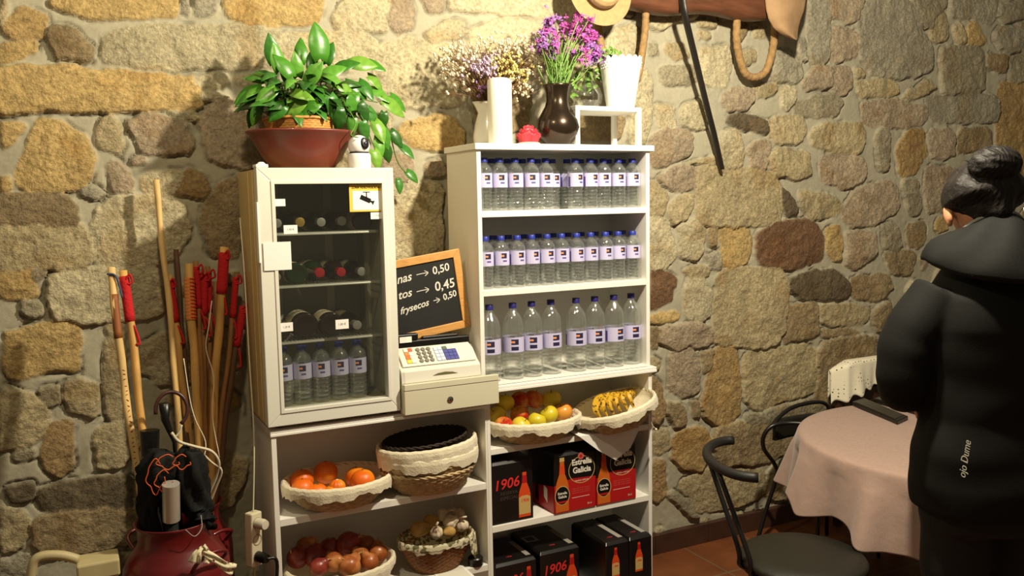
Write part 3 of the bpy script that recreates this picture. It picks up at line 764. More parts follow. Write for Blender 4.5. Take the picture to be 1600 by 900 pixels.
# (u, v, depth offset, tip direction du, dv, length) traced leaves on their own depths
LV = [(436,112,-.16,-8,-50,.12),(500,92,-.2,-6,-58,.15),(470,98,-.1,2,-40,.11),(455,120,-.22,-30,-38,.11),(428,98,-.1,-10,-44,.12),(420,125,-.15,-46,-4,.10),(408,140,-.2,-40,16,.12),(400,150,-.12,-24,10,.1),(430,140,-.25,-20,12,.1),(405,165,-.2,-14,34,.09),
(395,170,-.1,-8,30,.08),(455,145,-.28,20,6,.1),(480,130,-.24,16,-22,.11),(505,120,-.2,30,-14,.11),(525,110,-.15,34,-16,.11),(548,100,-.12,42,0,.12),(565,98,-.1,38,10,.11),(540,130,-.2,24,14,.11),(560,128,-.18,20,24,.1),(515,150,-.28,8,20,.12),
(475,155,-.29,-22,18,.11),(498,160,-.28,-24,14,.11),(445,165,-.27,-14,12,.09),(465,120,-.2,-4,-24,.1),(520,135,-.24,20,0,.1),(490,145,-.25,14,12,.11),(575,120,-.1,24,14,.1),(580,140,-.1,26,16,.1),(598,158,-.12,44,22,.13),(610,150,-.05,34,26,.1),
(562,160,-.22,10,26,.1),(575,170,-.2,14,26,.1),(550,180,-.24,-2,24,.09),(566,190,-.25,8,22,.09),(585,190,-.2,10,24,.1),(596,200,-.18,12,34,.1),(600,225,-.15,12,30,.09),(610,205,-.12,24,30,.09),(625,228,-.08,30,26,.085),(590,215,-.2,2,34,.1),(583,235,-.21,8,26,.09),
(635,268,-.06,24,20,.075),(622,280,-.06,2,26,.07),(540,150,-.27,22,30,.1),(530,170,-.27,0,26,.1),(450,130,-.2,-10,-30,.09),(485,110,-.17,10,-40,.1),(470,140,-.26,-10,30,.09),(510,100,-.15,10,-30,.1),(435,155,-.24,-26,4,.1),(555,145,-.22,-12,24,.09),(600,175,-.15,-4,30,.08)]
def wp(u, v, y):
    return at(u, v, 'y', y)
for (u, v, y, du, dv, ln) in LV:
    y = y+.02; p = wp(u, v, y); d = Vector((du*.9, lr.uniform(-14, 8), -dv)); up = Vector((lr.uniform(-.25, .1), -1.0, lr.uniform(.25, .8)))
    leaf(q, p, d, up, ln*1.0, ln*lr.uniform(.27, .34), curl=lr.uniform(.05, .25), cols=cols, tint=lr.choice(TINTS))
for k in range(120):
    a = lr.uniform(0, 6.28); r = lr.uniform(.02, .15)**1; h_ = lr.uniform(.03, .17); p = Vector((pc[0]+r*1.15*math.cos(a)+.02, pc[1]+r*.8*math.sin(a)-.01, pc[2]+.13+h_))
    leaf(q, p, Vector((math.cos(a)+lr.uniform(-.5, .5), math.sin(a)*.6-.3, lr.uniform(-.5, .5))), Vector((0, -.6, 1)), lr.uniform(.06, .10), lr.uniform(.02, .03), cols=cols, tint=lr.choice(TINTS[1:4]+[(40, 84, 26)]))
    stems.tube([(pc[0]+r*.3*math.cos(a), pc[1]+r*.3*math.sin(a), pc[2]+.13), p], .0016, 5)
o = q.build('foliage', LEAF, pp, smooth=True, solid=.0006); set_tint(o, cols)
for pa in ([(520,150,-.2),(560,175,-.22),(585,230,-.2)],[(545,140,-.12),(600,190,-.12),(620,250,-.07),(634,270,-.06)],[(540,150,-.14),(590,160,-.12)],[(530,150,-.2),(555,190,-.26),(548,210,-.28),(560,215,-.29)],[(480,180,-.2),(490,120,-.2)],[(450,180,-.2),(440,130,-.18)]):
    stems.tube(smooth_path([wp(*c_) for c_ in pa], 5), .0022, 6)
stems.build('stems', mat('green_stem', (88, 120, 44), rough=.5), pp, smooth=True)
# security camera
cc = at(562, 262, 'y', -.25); cc = Vector((cc.x, -.25, ZT))
sc = thing('security_camera', 'small white round security camera on top of the fridge at its right corner', 'camera', cc)
CW = mat('camera_white', (236, 236, 234), rough=.3)
MB().lathe([(.038, 0), (.041, .004), (.041, .045), (.038, .052), (.030, .054)], 32, c=cc).build('camera_base', CW, sc, smooth='auto')
MB().ball((cc.x, cc.y, cc.z+.080), .0385, nu=32, nv=20).build('camera_head', CW, sc, smooth=True)
MB().lathe([(.0345, 0), (.0345, .004)], 32, c=(cc.x, cc.y, cc.z+.0535)).build('black_gap', BLACK, sc)
Mf = Matrix.Translation((cc.x+.004, cc.y, cc.z+.082)) @ Matrix.Rotation(R(12), 4, 'Z') @ Matrix.Rotation(R(82), 4, 'X')
q = MB(); q.lathe([(.0, .0402), (.012, .0396), (.0155, .0375), (.016, .034)], 24, M=Mf, sy=1.35, cap=False); q.build('face_plate', BLACK, sc, smooth=True)
q = MB(); q.lathe([(.006, .0402), (.005, .042), (0, .0425)], 16, M=Mf, cap=False); q.build('lens', mat('lens', (40, 40, 60), rough=.05, coat=1), sc, smooth=True)

# ---------------------------------------------------------------- cash drawer, register, chalkboard
CREAM = mat('putty_plastic', (206, 202, 176), rough=.5, var=.03)
dx0, dx1, dy0, dy1, dz0, dz1 = -.336, .048, -.345, -.06, .9765, 1.09
t = thing('till_box', 'putty coloured metal cash till box under the register', 'till box', ((dx0+dx1)/2, (dy0+dy1)/2, .9745))
for xx in (dx0+.03, dx1-.03):
    for yy in (-.28, dy1-.03): MB().lathe([(.012, 0), (.012, .0022)], 12, c=(xx, yy, .9743)).build('foot', BLACK, t)
# the drawer stops short of the bookcase side behind its front lip
MB().box(dx0, -.012, dy0+.012, dy1, dz0, dz1-.002).build('housing', CREAM, t, bevel=.003)
q = MB().box(dx0, dx1, dy0-.002, dy0+.0118, dz0, dz1-.024).box(dx0, dx1, dy0-.004, dy0+.0118, dz1-.023, dz1); fp = q.build('drawer_front', CREAM, t, bevel=.002)
kx = at(703, 624, 'y', dy0); q = MB(); q.lathe([(.012, 0), (.012, .003), (.009, .004)], 24, M=Matrix.Translation((kx.x, dy0-.002, kx.z)) @ Matrix.Rotation(R(90), 4, 'X')); q.build('lock', CHROME, fp, smooth='auto')
MB().box(kx.x-.0012, kx.x+.0012, dy0-.0066, dy0-.0058, kx.z-.005, kx.z+.005).build('keyhole', BLACK, fp)
REGW = mat('register_plastic', (216, 212, 200), rough=.45)
rx0, rx1 = -.335, -.0145; ry0, ry1 = -.325, -.07; z0 = dz1-.0015
t = thing('cash_register', 'off white cash register with coloured keys on the putty drawer', 'cash register', ((rx0+rx1)/2, -.2, z0))
side = [(ry0, z0), (ry1, z0), (ry1, z0+.115), (ry0+.115, z0+.122), (ry0+.09, z0+.112), (ry0+.035, z0+.062), (ry0+.006, z0+.045)]
q = MB(); n_ = len(side); ins = .012
vs = []
xs_ = [(rx0, .0), (rx0+.012, 1), (rx1-.012, 1), (rx1, .0)]
for x, k in xs_:
    for (y, z) in side:
        s__ = 1 if k else .96; vs.append((x, -.2+(y+.2)*s__, z0+(z-z0)*s__))
fs = [tuple(range(n_)), tuple(reversed(range(3*n_, 4*n_)))]
for j in range(3):
    for i in range(n_): fs.append((j*n_+i, j*n_+(i+1) % n_, (j+1)*n_+(i+1) % n_, (j+1)*n_+i))
q.add(vs, [tuple(reversed(f_)) for f_ in fs]); q.build('housing', REGW, t, bevel=.003)
# sloped keyboard plane between side[5] and side[4]
pa = Vector((0, ry0+.035, z0+.062)); pb = Vector((0, ry0+.09, z0+.112)); 
KS = []
k0 = Vector((0, ry0+.006, z0+.045))
ey = (Vector((0, ry0+.09, z0+.112))-Vector((0, ry0+.018, z0+.052))).normalized()
# key bed
bed0 = Vector((0, ry0+.030, z0+.0615)); en = Vector((0, -ey.z, ey.y))
KM = Matrix(((1, 0, 0, 0), (0, ey.y, en.y, 0), (0, ey.z, en.z, 0), (0, 0, 0, 1)))
def kbox(q, x0, x1, a, b_, h0, h1):
    M_ = Matrix.Translation(bed0) @ KM; q.box(x0, x1, a, b_, h0, h1, M=M_)
q = MB(); kbox(q, rx0+.012, rx1-.012, -.008, .088, .0, .006); q.build('key_bed', REGW, t, bevel=.002)
def keys(x0, nxk, a0, nyk, w_, h_, px, py, colsf, rnd=False):
    for j in range(nyk):
        for i in range(nxk):
            c_ = colsf(i, j)
            if c_ is None: continue
            q = MB(); x = x0+i*px; a = a0+j*py
            if rnd: q.lathe([(w_/2, .006), (w_/2, .009), (w_/2-.001, .0105)], 14, M=Matrix.Translation(bed0) @ KM @ Matrix.Translation((x+w_/2, a+h_/2, 0)))
            else: kbox(q, x, x+w_, a, a+h_, .006, .0100)
            q.build('key', mat('key_%d_%d_%d' % c_, c_, rough=.5), t)
kw = .0155
keys(rx0+.035, 2, .004, 4, .016, .017, .0175, .0185, lambda i, j: [[(230, 200, 60), (220, 110, 50), (226, 130, 70), (224, 220, 210)], [(224, 220, 210)]*3+[(220, 90, 50)]][i][j])
keys(rx0+.082, 3, .003, 4, .0175, .0165, .0215, .0185, lambda i, j: (120, 116, 104), rnd=True)
keys(rx0+.154, 2, .003, 4, .0155, .0155, .0170, .0172, lambda i, j: (196, 206, 226))
keys(rx0+.190, 3, .003, 4, .0165, .0155, .0180, .0172, lambda i, j: (70, 74, 150) if j < 3 else ((90, 110, 96) if i < 1 else (220, 218, 208)))
q = MB(); cb = ry0+.090; q.box(rx0+.004, rx1-.006, cb, -.210, z0+.112, z0+.146); q.box(rx0+.004, rx0+.10, cb-.004, -.2105, z0+.146, z0+.172)
q.box(rx0+.12, rx1-.05, cb+.008, -.2105, z0+.146, z0+.156); q.build('printer_cover', BLACK, t, bevel=.006)
pz = at(647, 535, 'y', cb-.006); MB().box(rx0+.024, rx0+.072, cb-.0062, cb-.004, z0+.140, z0+.162).build('receipt_paper', PAPER, t)
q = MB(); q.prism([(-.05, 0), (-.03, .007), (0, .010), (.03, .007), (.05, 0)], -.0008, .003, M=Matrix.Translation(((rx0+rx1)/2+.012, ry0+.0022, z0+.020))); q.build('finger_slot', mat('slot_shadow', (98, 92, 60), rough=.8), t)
# chalkboard, tilted, leaning behind the register
ang = R(7.4); cxb, czb = -.188, 1.396; bw, bh = .335, .312
Mb = Matrix.Translation((cxb, -.198, czb)) @ Matrix.Rotation(-ang, 4, 'Y') @ Matrix.Rotation(R(-1), 4, 'X')
t = thing('chalkboard', 'small chalkboard with handwritten prices leaning behind the cash register', 'chalkboard', (cxb, -.198, czb-.17))
WOODF = mat('pale_wood_frame', (206, 152, 84), rough=.5, var=.18, vscale=30, stretch=(1, 1, 6))
q = MB(); w2, h2, fw_ = bw/2, bh/2, .030
oo = [(-w2, -h2), (w2, -h2), (w2, h2), (-w2, h2)]; ii = [(-w2+fw_, -h2+fw_), (w2-fw_, -h2+fw_), (w2-fw_, h2-fw_), (-w2+fw_, h2-fw_)]
for k in range(4): q.prism([oo[k], oo[(k+1) % 4], ii[(k+1) % 4], ii[k]], -.008, .008, M=Mb)
q.build('frame', WOODF, t, bevel=.002)
q = MB(); q.prism([(-w2+fw_-.003, -h2+fw_-.003), (w2-fw_+.003, -h2+fw_-.003), (w2-fw_+.003, h2-fw_+.003), (-w2+fw_-.003, h2-fw_+.003)], -.002, .004, M=Mb); q.build('slate', mat('slate_black', (22, 22, 20), rough=.7, var=.5, vscale=9), t)
CHK = mat('chalk', (214, 212, 200), rough=.9)
def chalk(s_, x, z, size, sh=.15, rot=0):
    text('chalk_writing', s_, size, Mb @ Matrix.Translation((x, -.0028, z)) @ Matrix.Rotation(R(rot), 4, 'Y') @ Matrix.Rotation(R(90), 4, 'X'), CHK, t, depth=.0002, shear=sh, bold=.0006)
def stroke(pts, r=.0016):
    MB().tube(smooth_path([Mb @ Vector((x, -.0030, z)) for x, z in pts], 4), r, 6).build('chalk_arrow', CHK, t)
chalk('nas', -.075, .082, .046, .35, -4); chalk('0,50', .080, .090, .042, .1, -4)
chalk('tos', -.082, .022, .044, .35, -4); chalk('0,45', .086, .026, .050, .1, -2)
chalk('frysecos', -.052, -.034, .036, .4, -6); chalk('0,50', .100, -.018, .034, .1, -8)
for z_, xa, xb in ((.086, -.022, .026), (.022, -.032, .018), (-.026, .030, .056)): stroke([(xa, z_), ((xa+xb)/2, z_+.001), (xb, z_)]); stroke([(xb-.014, z_+.010), (xb, z_), (xb-.014, z_-.010)])
# ---------------------------------------------------------------- things on top of the bookcase
ZH = 1.9735
CER = mat('white_ceramic', (226, 222, 208), rough=.25, coat=.3)
c0 = at(782, 223, 'y', -.215); cnd = thing('pillar_candle', 'tall white pillar candle at the front left of the bookcase top', 'candle', (c0.x, -.215, ZH))
MB().lathe([(.0455, 0), (.0475, .003), (.0475, .243), (.044, .252), (.030, .257), (.008, .253), (0, .252)], 36, c=(c0.x, -.215, ZH)).build('wax', mat('candle_wax', (240, 236, 222), rough=.5, sss=.2), cnd, smooth='auto')
MB().tube([(c0.x, -.215, ZH+.252), (c0.x+.001, -.215, ZH+.262)], .0012, 6).build('wick', mat('wick', (90, 80, 70), rough=1), cnd)
# pitcher behind the candle with dried flowers
jc = Vector((.155, -.090, ZH))
jg = thing('pitcher', 'white ceramic pitcher with a curled handle behind the candle', 'pitcher', jc)
q = MB(); prof = [(.055, 0), (.066, .01), (.068, .04), (.060, .09), (.047, .135), (.050, .165), (.058, .178), (.055, .178), (.046, .16), (.042, .135), (.055, .09), (.06, .04), (.05, .012), (0, .01)]
q.lathe(prof, 36, c=jc, cap=False, wob=lambda a, j: 1+(.28*max(0, math.cos(a-math.pi))**8 if 5 <= j <= 8 else 0)); q.build('jug_body', CER, jg, smooth=True)
q = MB(); q.tube(smooth_path([jc+Vector(p_) for p_ in ((.046, 0, .150), (.080, 0, .168), (.096, 0, .150), (.090, 0, .11), (.078, 0, .085), (.062, 0, .07))], 6), .0065, 10); q.build('handle', CER, jg, smooth=True)
fr2 = random.Random(4)
def sprigs(parent, name_, base, n_, tips, col_f, rad, nb, spread, stemc):
    pass
WHF = mat('dried_white_petal', (232, 220, 190), rough=.9); PUF = mat('dried_lilac_petal', (186, 164, 190), rough=.9); YEF = mat('dried_yellow_petal', (228, 212, 130), rough=.9); BRF = mat('dried_brown_twig', (112, 82, 50), rough=.9); VIO = mat('violet_petal', (150, 110, 168), rough=.9)
dfl = thing('dried_flowers', 'bouquet of dried white, lilac and yellow flowers in the white pitcher', 'flowers', jc+Vector((0, 0, .02)))
tw = MB(); fl = {0: MB(), 1: MB(), 2: MB(), 3: MB()}
def cluster(u, v, y, n_, su, sv, key, sz, stem=.5):
    for _ in range(n_):
        uu = u+fr2.gauss(0, su); vv = v+fr2.gauss(0, sv); p_ = at(uu, vv, 'y', min(.045, max(-.19, y+fr2.uniform(-.05, .05))))
        for _k in range(fr2.choice((2, 3, 3))):
            o_ = Vector((fr2.uniform(-1, 1), fr2.uniform(-1, 1), fr2.uniform(-1, 1)))*sz*.9
            fl[key].ball(p_+o_, sz*fr2.uniform(.5, 1), nu=6, nv=4, fn=lambda d: 1+.35*math.sin(d.x*9)*math.cos(d.z*8))
        if fr2.random() < stem:
            b0 = jc+Vector((fr2.uniform(-.02, .02), fr2.uniform(-.02, .02), .15)); md = (b0+p_)/2+Vector((0, 0, .02)); tw.tube(smooth_path([b0, md, p_], 3), .0009, 4)
cluster(720, 98, -.08, 110, 18, 18, 0, .0062); cluster(770, 85, -.06, 60, 20, 12, 0, .0056); cluster(700, 108, -.06, 26, 9, 12, 0, .0048); cluster(795, 75, -.08, 110, 22, 10, 0, .006); cluster(830, 98, -.1, 70, 10, 14, 0, .006); cluster(812, 135, -.12, 60, 14, 10, 0, .006)
cluster(750, 102, -.13, 56, 12, 10, 1, .0065); cluster(766, 118, -.14, 36, 8, 12, 1, .0065); cluster(754, 135, -.14, 14, 6, 8, 3, .006)
cluster(797, 105, -.13, 80, 13, 11, 2, .0058); cluster(812, 118, -.13, 26, 9, 10, 2, .0055)
for _ in range(70):
    a_ = at(fr2.uniform(690, 845), fr2.uniform(62, 150), 'y', fr2.uniform(-.14, .03)); b0 = jc+Vector((0, 0, .16)); d_ = (a_-b0); tw.tube([a_-d_*.25, a_, a_+Vector((fr2.uniform(-.01, .01), 0, .012))], .0011, 4)
for _ in range(36):
    a_ = at(fr2.uniform(700, 830), fr2.uniform(70, 140), 'y', fr2.uniform(-.12, .0)); b0 = jc+Vector((fr2.uniform(-.02, .02), fr2.uniform(-.02, .02), .06)); tw.tube(smooth_path([b0, b0*.5+a_*.5+Vector((0, 0, .03)), a_], 4), .0011, 4)
tw.build('dried_stems', BRF, dfl); fl[0].build('white_blossoms', WHF, dfl); fl[1].build('lilac_blossoms', PUF, dfl); fl[2].build('yellow_blossoms', YEF, dfl); fl[3].build('violet_blossoms', VIO, dfl)
# red rose ornament
rc = at(826, 222, 'y', -.20); rc = Vector((rc.x, -.20, ZH)); q = MB(); rr_ = random.Random(2)
rs = thing('rose_ornament', 'small red rose shaped candle between the pillar candle and the bronze vase', 'ornament', rc)
q.ball(rc+Vector((0, 0, .044)), .028, .028, .034, nu=16, nv=10)
for ring, (n_, rad, hh, sz) in enumerate(((3, .016, .070, .030), (5, .030, .054, .038), (6, .042, .036, .042))):
    for i in range(n_):
        a = i/n_*6.283+ring*.5
        def pf(u, v, a=a, rad=rad, hh=hh, sz=sz):
            w_ = (u-.5)*1.5; up_ = v; r_ = rad*(.75+.35*up_**2)+.004*math.sin(u*9); return (rc.x+r_*math.cos(a+w_*.9), rc.y+r_*math.sin(a+w_*.9), rc.z+max(.002, hh-sz*.9+sz*1.25*up_*(1-1.4*(u-.5)**2)))
        q.grid(7, 6, pf)
q.build('rose_petals', mat('rose_red', (214, 52, 66), rough=.45, var=.2, vscale=40), rs, smooth=True, solid=.002)
q = MB(); q.lathe([(.040, 0), (.046, .002), (.046, .009), (.038, .012)], 24, c=rc); q.build('pale_base', mat('pale_pink', (232, 190, 170), rough=.5), rs, smooth='auto')
# bronze vase
vc = at(872, 223, 'y', -.17); vc = Vector((vc.x, -.17, ZH)); BRZ = mat('dark_bronze_glaze', (62, 50, 38), rough=.26, metal=.75, coat=.4, var=.12, vscale=20)
vs_ = thing('vase', 'dark bronze vase with a round belly', 'vase', vc)
q = MB(); prof = [(.045, 0), (.052, .003), (.064, .014), (.084, .045), (.0915, .075), (.086, .105), (.068, .135), (.053, .160), (.046, .185), (.047, .215), (.055, .240), (.060, .249), (.057, .250), (.051, .240), (.043, .215), (.042, .185), (.03, .15)]
q.lathe(prof, 48, c=vc, cap=False); q.build('vase_body', BRZ, vs_, smooth=True)
pf_ = thing('purple_flowers', 'bunch of magenta and violet flowers on green stems in the bronze vase', 'flowers', vc+Vector((0, 0, .1)))
MAG = mat('magenta_petal', (192, 84, 172), rough=.8); PUR = mat('purple_petal', (160, 108, 182), rough=.8); STG = mat('fresh_green_stem', (112, 150, 66), rough=.5, var=.2)
sm1 = MB(); fm1 = MB(); fm2 = MB()
def petals(q, p_, s__, r_):
    for _ in range(5):
        d_ = Vector((r_.gauss(0, 1), r_.gauss(0, 1), r_.gauss(0, 1)+.3)).normalized(); sd_ = d_.orthogonal().normalized()*s__*.5
        q.add([p_, p_+d_*s__*.6+sd_, p_+d_*s__*1.2, p_+d_*s__*.6-sd_], [(0, 1, 2, 3)])
for i in range(64):
    u = fr2.uniform(838, 932); v = fr2.uniform(24, 92)
    if ((u-885)/50)**2+((v-58)/44)**2 > 1.05: continue
    y = fr2.uniform(-.26, -.06); tip = at(u, v, 'y', y); b0 = vc+Vector((fr2.uniform(-.035, .035), fr2.uniform(-.035, .035), .235)); b1 = vc+Vector((fr2.uniform(-.02, .02), fr2.uniform(-.02, .02), .12))
    md = b0*.45+tip*.55+Vector((0, 0, .01)); sm1.tube(smooth_path([b1, b0, md, tip], 4), .0021, 5)
    for _ in range(9):
        p_ = tip+Vector((fr2.gauss(0, .011), fr2.gauss(0, .011), fr2.gauss(-.004, .012)))
        petals(fm1 if (u > 868 and fr2.random() < .8) or fr2.random() < .25 else fm2, p_, .0115, fr2)
for i in range(16):
    b1 = vc+Vector((fr2.uniform(-.03, .03), fr2.uniform(-.03, .03), .2)); tip = b1+Vector((fr2.uniform(-.06, .06), fr2.uniform(-.04, .04), fr2.uniform(.1, .2))); sm1.tube([b1, (b1+tip)/2+Vector((.003, 0, 0)), tip], .0024, 5)
sm1.build('flower_stems', STG, pf_, smooth=True); fm1.build('magenta_blossoms', MAG, pf_, solid=.0004)
# side sprays right of the bunch
q = fm2
for (u, v) in ((920, 76), (932, 82), (926, 92), (918, 66), (938, 90), (930, 70)):
    for _ in range(16): petals(q, at(u+fr2.gauss(0, 5), v+fr2.gauss(0, 5), 'y', -.16+fr2.uniform(-.03, .03)), .011, fr2)
fm2.build('violet_blossoms', PUR, pf_, solid=.0004)
q = MB()
for (u, v) in ((920, 80), (930, 92), (918, 68)): q.tube(smooth_path([vc+Vector((.03, 0, .23)), at((u+890)/2, 118, 'y', -.16), at(u, v, 'y', -.16)], 4), .002, 5)
q.build('spray_stems', STG, pf_, smooth=True)
# little white table (riser)
rz0, rz1 = ZH, 2.135; ra, rb, rya, ryb = .475, .800, -.235, -.03
rt = thing('small_shelf_stand', 'small white stand with square legs on the right of the bookcase top', 'stand', ((ra+rb)/2, -.13, ZH))
MB().box(ra, rb, rya, ryb, rz1-.018, rz1).build('stand_top', WHITE2, rt, bevel=.0015)
for x in (ra, rb-.020):
    for y in (rya, ryb-.02): MB().box(x, x+.020, y, y+.020, rz0, rz1-.0182).build('leg', WHITE2, rt, bevel=.0015)
# scalloped white pot
wc = Vector((.752, -.150, rz1+.0005))
wpt = thing('flower_pot', 'tapered white pot with a scalloped lace rim on the small white stand', 'flower pot', wc)
q = MB()
def potf(r_in):
    def f_(u, v):
        a = 2*math.pi*u; z = .205*v; r_ = (.058+.032*v) - r_in
        if v == 1: z += .013*abs(math.cos(9*a))
        return (wc.x+r_*math.cos(a), wc.y+r_*math.sin(a), wc.z+z)
    return f_
q.grid(144, 12, potf(0), wrapu=True); q.lathe([(0, .002), (.058, .002)], 36, c=wc, cap=False); q.build('pot_body', CW, wpt, smooth='auto', solid=.003)
q = MB()
for i in range(36):
    a = i/36*6.283
    for k, (zz, rr) in enumerate(((.192, .0022), (.181, .0018), (.170, .0022))):
        r_ = .058+.032*zz/.205+.0015; q.ball((wc.x+r_*math.cos(a+.08*k), wc.y+r_*math.sin(a+.08*k), wc.z+zz), rr*1.3, nu=6, nv=4)
q.build('lace_relief', CW, wpt, smooth=True)
q = MB(); cols = []
for (u, v, du, dv) in ((948, 90, -8, -8), (958, 86, 4, -10), (985, 92, 12, -2), (990, 95, 8, 2), (968, 90, 2, -6), (940, 92, -8, 4)):
    leaf(q, at(u, v, 'y', -.15+fr2.uniform(-.03, .03)), Vector((du, 0, -dv)), Vector((0, -1, .5)), .042, .011, cols=cols, tint=(104, 142, 60))
for _ in range(20):
    a = fr2.uniform(0, 6.28); leaf(q, wc+Vector((.04*math.cos(a), .04*math.sin(a), .185)), Vector((math.cos(a), math.sin(a), .7)), Vector((0, 0, 1)), .03, .008, cols=cols, tint=(96, 134, 56))
o = q.build('plant_leaves', LEAF, wpt, smooth=True, solid=.0005); set_tint(o, cols)
# glass vase with trailing green plant
gc = Vector((.625, -.085, rz1+.0005)); GL = clear('thin_glass', (.93, .95, .90), .10, rough=.02, rimpow=2)
gv = thing('glass_vase', 'clear round glass vase on the small white stand, left of the scalloped pot', 'vase', gc)
MB().lathe([(.03, 0), (.045, .003), (.062, .03), (.066, .06), (.055, .09), (.035, .115), (.036, .14), (.046, .158)], 32, c=gc, cap=False).build('glass_body', GL, gv, smooth=True)
gp = thing('cut_greenery', 'trailing green leafy stems in the clear glass vase', 'plant', gc+Vector((0, 0, .05)))
q = MB(); cols = []; s2 = MB()
for (u, v) in ((938, 85), (945, 100), (920, 112), (935, 125), (900, 122), (955, 92), (925, 140), (930, 118), (905, 135), (958, 78), (945, 78), (915, 128), (938, 112), (893, 145)):
    tip = at(u, v, 'y', -.085+fr2.uniform(-.06, .03)); s2.tube(smooth_path([gc+Vector((0, 0, .06)), gc+Vector((0, 0, .17)), tip], 4), .0013, 5)
    for _ in range(4): leaf(q, tip+Vector((fr2.gauss(0, .012), fr2.gauss(0, .012), fr2.gauss(0, .012))), Vector((fr2.uniform(-1, 1), fr2.uniform(-.5, .2), fr2.uniform(-.6, .8))), Vector((0, -1, .4)), .032, .010, cols=cols, tint=fr2.choice([(122, 156, 70), (100, 140, 54)]))
o = q.build('leaves', LEAF, gp, smooth=True, solid=.0005); set_tint(o, cols); s2.build('stems', STG, gp, smooth=True)
# ---------------------------------------------------------------- baskets
PALEW = mat('pale_wicker', (196, 172, 128), rough=.7, var=.35, vscale=55); DARKW = mat('dark_wicker', (40, 27, 18), rough=.7, var=.5, vscale=50); BRW = mat('brown_wicker', (140, 92, 48), rough=.6, var=.3, vscale=60)
CLOTH = mat('cream_cloth', (226, 216, 188), rough=.95, bump=.5, bscale=160, sheen=.3)
def basket(label, c, rx, ry, h, wick, cloth=None, rz=0, tilt=0, name='bread_basket', base=.68, drop=.035, seed=0, lift=0):
    t = thing(name, label, 'basket', c); M_ = Matrix.Rotation(rz, 4, 'Z') @ Matrix.Rotation(-tilt, 4, 'Y')
    q = MB(); prof = [(base, .002), (base+(1-base)*.45, h*.35), (1-(1-base)*.18, h*.72), (1, h)]
    def wl(prof, amp, off=0):
        pts = []
        for k in range(len(prof)-1):
            (r0, z0), (r1, z1) = prof[k], prof[k+1]; n_ = max(2, int(h*.36/.0028))
            for j in range(n_): tt = j/n_; pts.append((r0+(r1-r0)*tt, z0+(z1-z0)*tt))
        pts.append(prof[-1]); nu = 132; vs = []
        for j, (r, z) in enumerate(pts):
            for i in range(nu):
                a = 2*math.pi*i/nu; rw = j//3; d = amp*math.sin(22*a+math.pi*(rw % 2))*(1 if j % 3 == 1 else .3)+(amp*.8 if j % 3 == 1 else 0)-off
                vs.append(M_ @ Vector(((r*rx+d)*math.cos(a), (r*ry+d)*math.sin(a), z))+Vector(c))
        q.add(vs, [(j*nu+i, j*nu+(i+1) % nu, (j+1)*nu+(i+1) % nu, (j+1)*nu+i) for j in range(len(pts)-1) for i in range(nu)])
    wl(prof, .0022)
    q.lathe([(0, .001), (.5, .001), (base, .002)], 40, M=Matrix.Translation(c) @ M_, sx=rx, sy=ry, cap=False)
    q.build('woven_body', wick, t, smooth=True, solid=.003)
    q = MB(); n_ = 90
    for s_ in (0, 1):
        q.tube([M_ @ Vector((rx*math.cos(a)*(1+.012*math.sin(18*a+s_*3.14)), ry*math.sin(a)*(1+.012*math.sin(18*a+s_*3.14)), h+.004*math.cos(18*a+s_*3.14)))+Vector(c) for a in [i/n_*2*math.pi for i in range(n_+1)]], .0042, 7, cap=False)
    q.build('braided_rim', wick, t, smooth=True)
    if cloth:
        q = MB(); nu = 120; sd = seed*1.7
        prof2 = [(.30, .010), (base-.04, .012), (base+(1-base)*.45-.035, h*.38), (.93, h*.74), (.975, h+.004), (1.015, h+.011), (1.055, h+.004), (1.07, h-.012), (1.062, h-drop*.6), (1.05, h-drop)]
        def cf(u, v):
            a = 2*math.pi*u; k = v*(len(prof2)-1); i = min(int(k), len(prof2)-2); f_ = k-i; r = prof2[i][0]*(1-f_)+prof2[i+1][0]*f_; z = prof2[i][1]*(1-f_)+prof2[i+1][1]*f_
            wv = max(0, v-.35); r += wv*.016*math.sin(23*a+sd+3*math.sin(3*a+sd))+.006*math.sin(9*a+sd)*v; z += wv*.004*math.sin(31*a+sd) + (.007*math.sin(5*a+sd)+.006*math.sin(11*a+2*sd))*max(0, v-.75)*4
            return M_ @ Vector((r*rx*math.cos(a), r*ry*math.sin(a), max(z, .008)))+Vector(c)
        q.grid(nu, 46, cf, wrapu=True); q.build('cloth_liner', cloth, t, smooth=True)
    return t
b_or = (-.560, -.215, .6515); basket('cloth lined basket of oranges on the upper shelf of the left cabinet', b_or, .195, .155, .092, PALEW, CLOTH, name='fruit_basket', seed=1)
b_on = (-.560, -.205, .3185); basket('cloth lined basket of onions on the lower shelf of the left cabinet', b_on, .198, .155, .095, PALEW, CLOTH, name='vegetable_basket', seed=2)
sx_, sy_, sz_ = -.204, -.228, .6515
basket('plain wicker bread basket at the bottom of the basket stack', (sx_, sy_, sz_), .185, .150, .085, PALEW, seed=3)
basket('plain wicker bread basket, second from the bottom of the basket stack', (sx_-.002, sy_, sz_+.030), .187, .152, .085, PALEW, seed=4)
basket('cloth lined bread basket, third from the bottom of the basket stack', (sx_, sy_-.002, sz_+.062), .188, .150, .085, PALEW, CLOTH, seed=5, drop=.04)
basket('upper cloth lined bread basket of the stack, holding the dark basket', (sx_, sy_, sz_+.095), .188, .150, .088, PALEW, CLOTH, seed=6, drop=.045, tilt=R(3))
basket('dark brown wicker basket on top of the bread basket stack', (sx_-.004, sy_+.004, sz_+.118), .166, .126, .080, DARKW, base=.62, tilt=R(4))
b_ap = (.262, -.225, .7825); basket('cloth lined basket of apples left of the banana basket', b_ap, .198, .150, .085, PALEW, CLOTH, name='fruit_basket', seed=7)
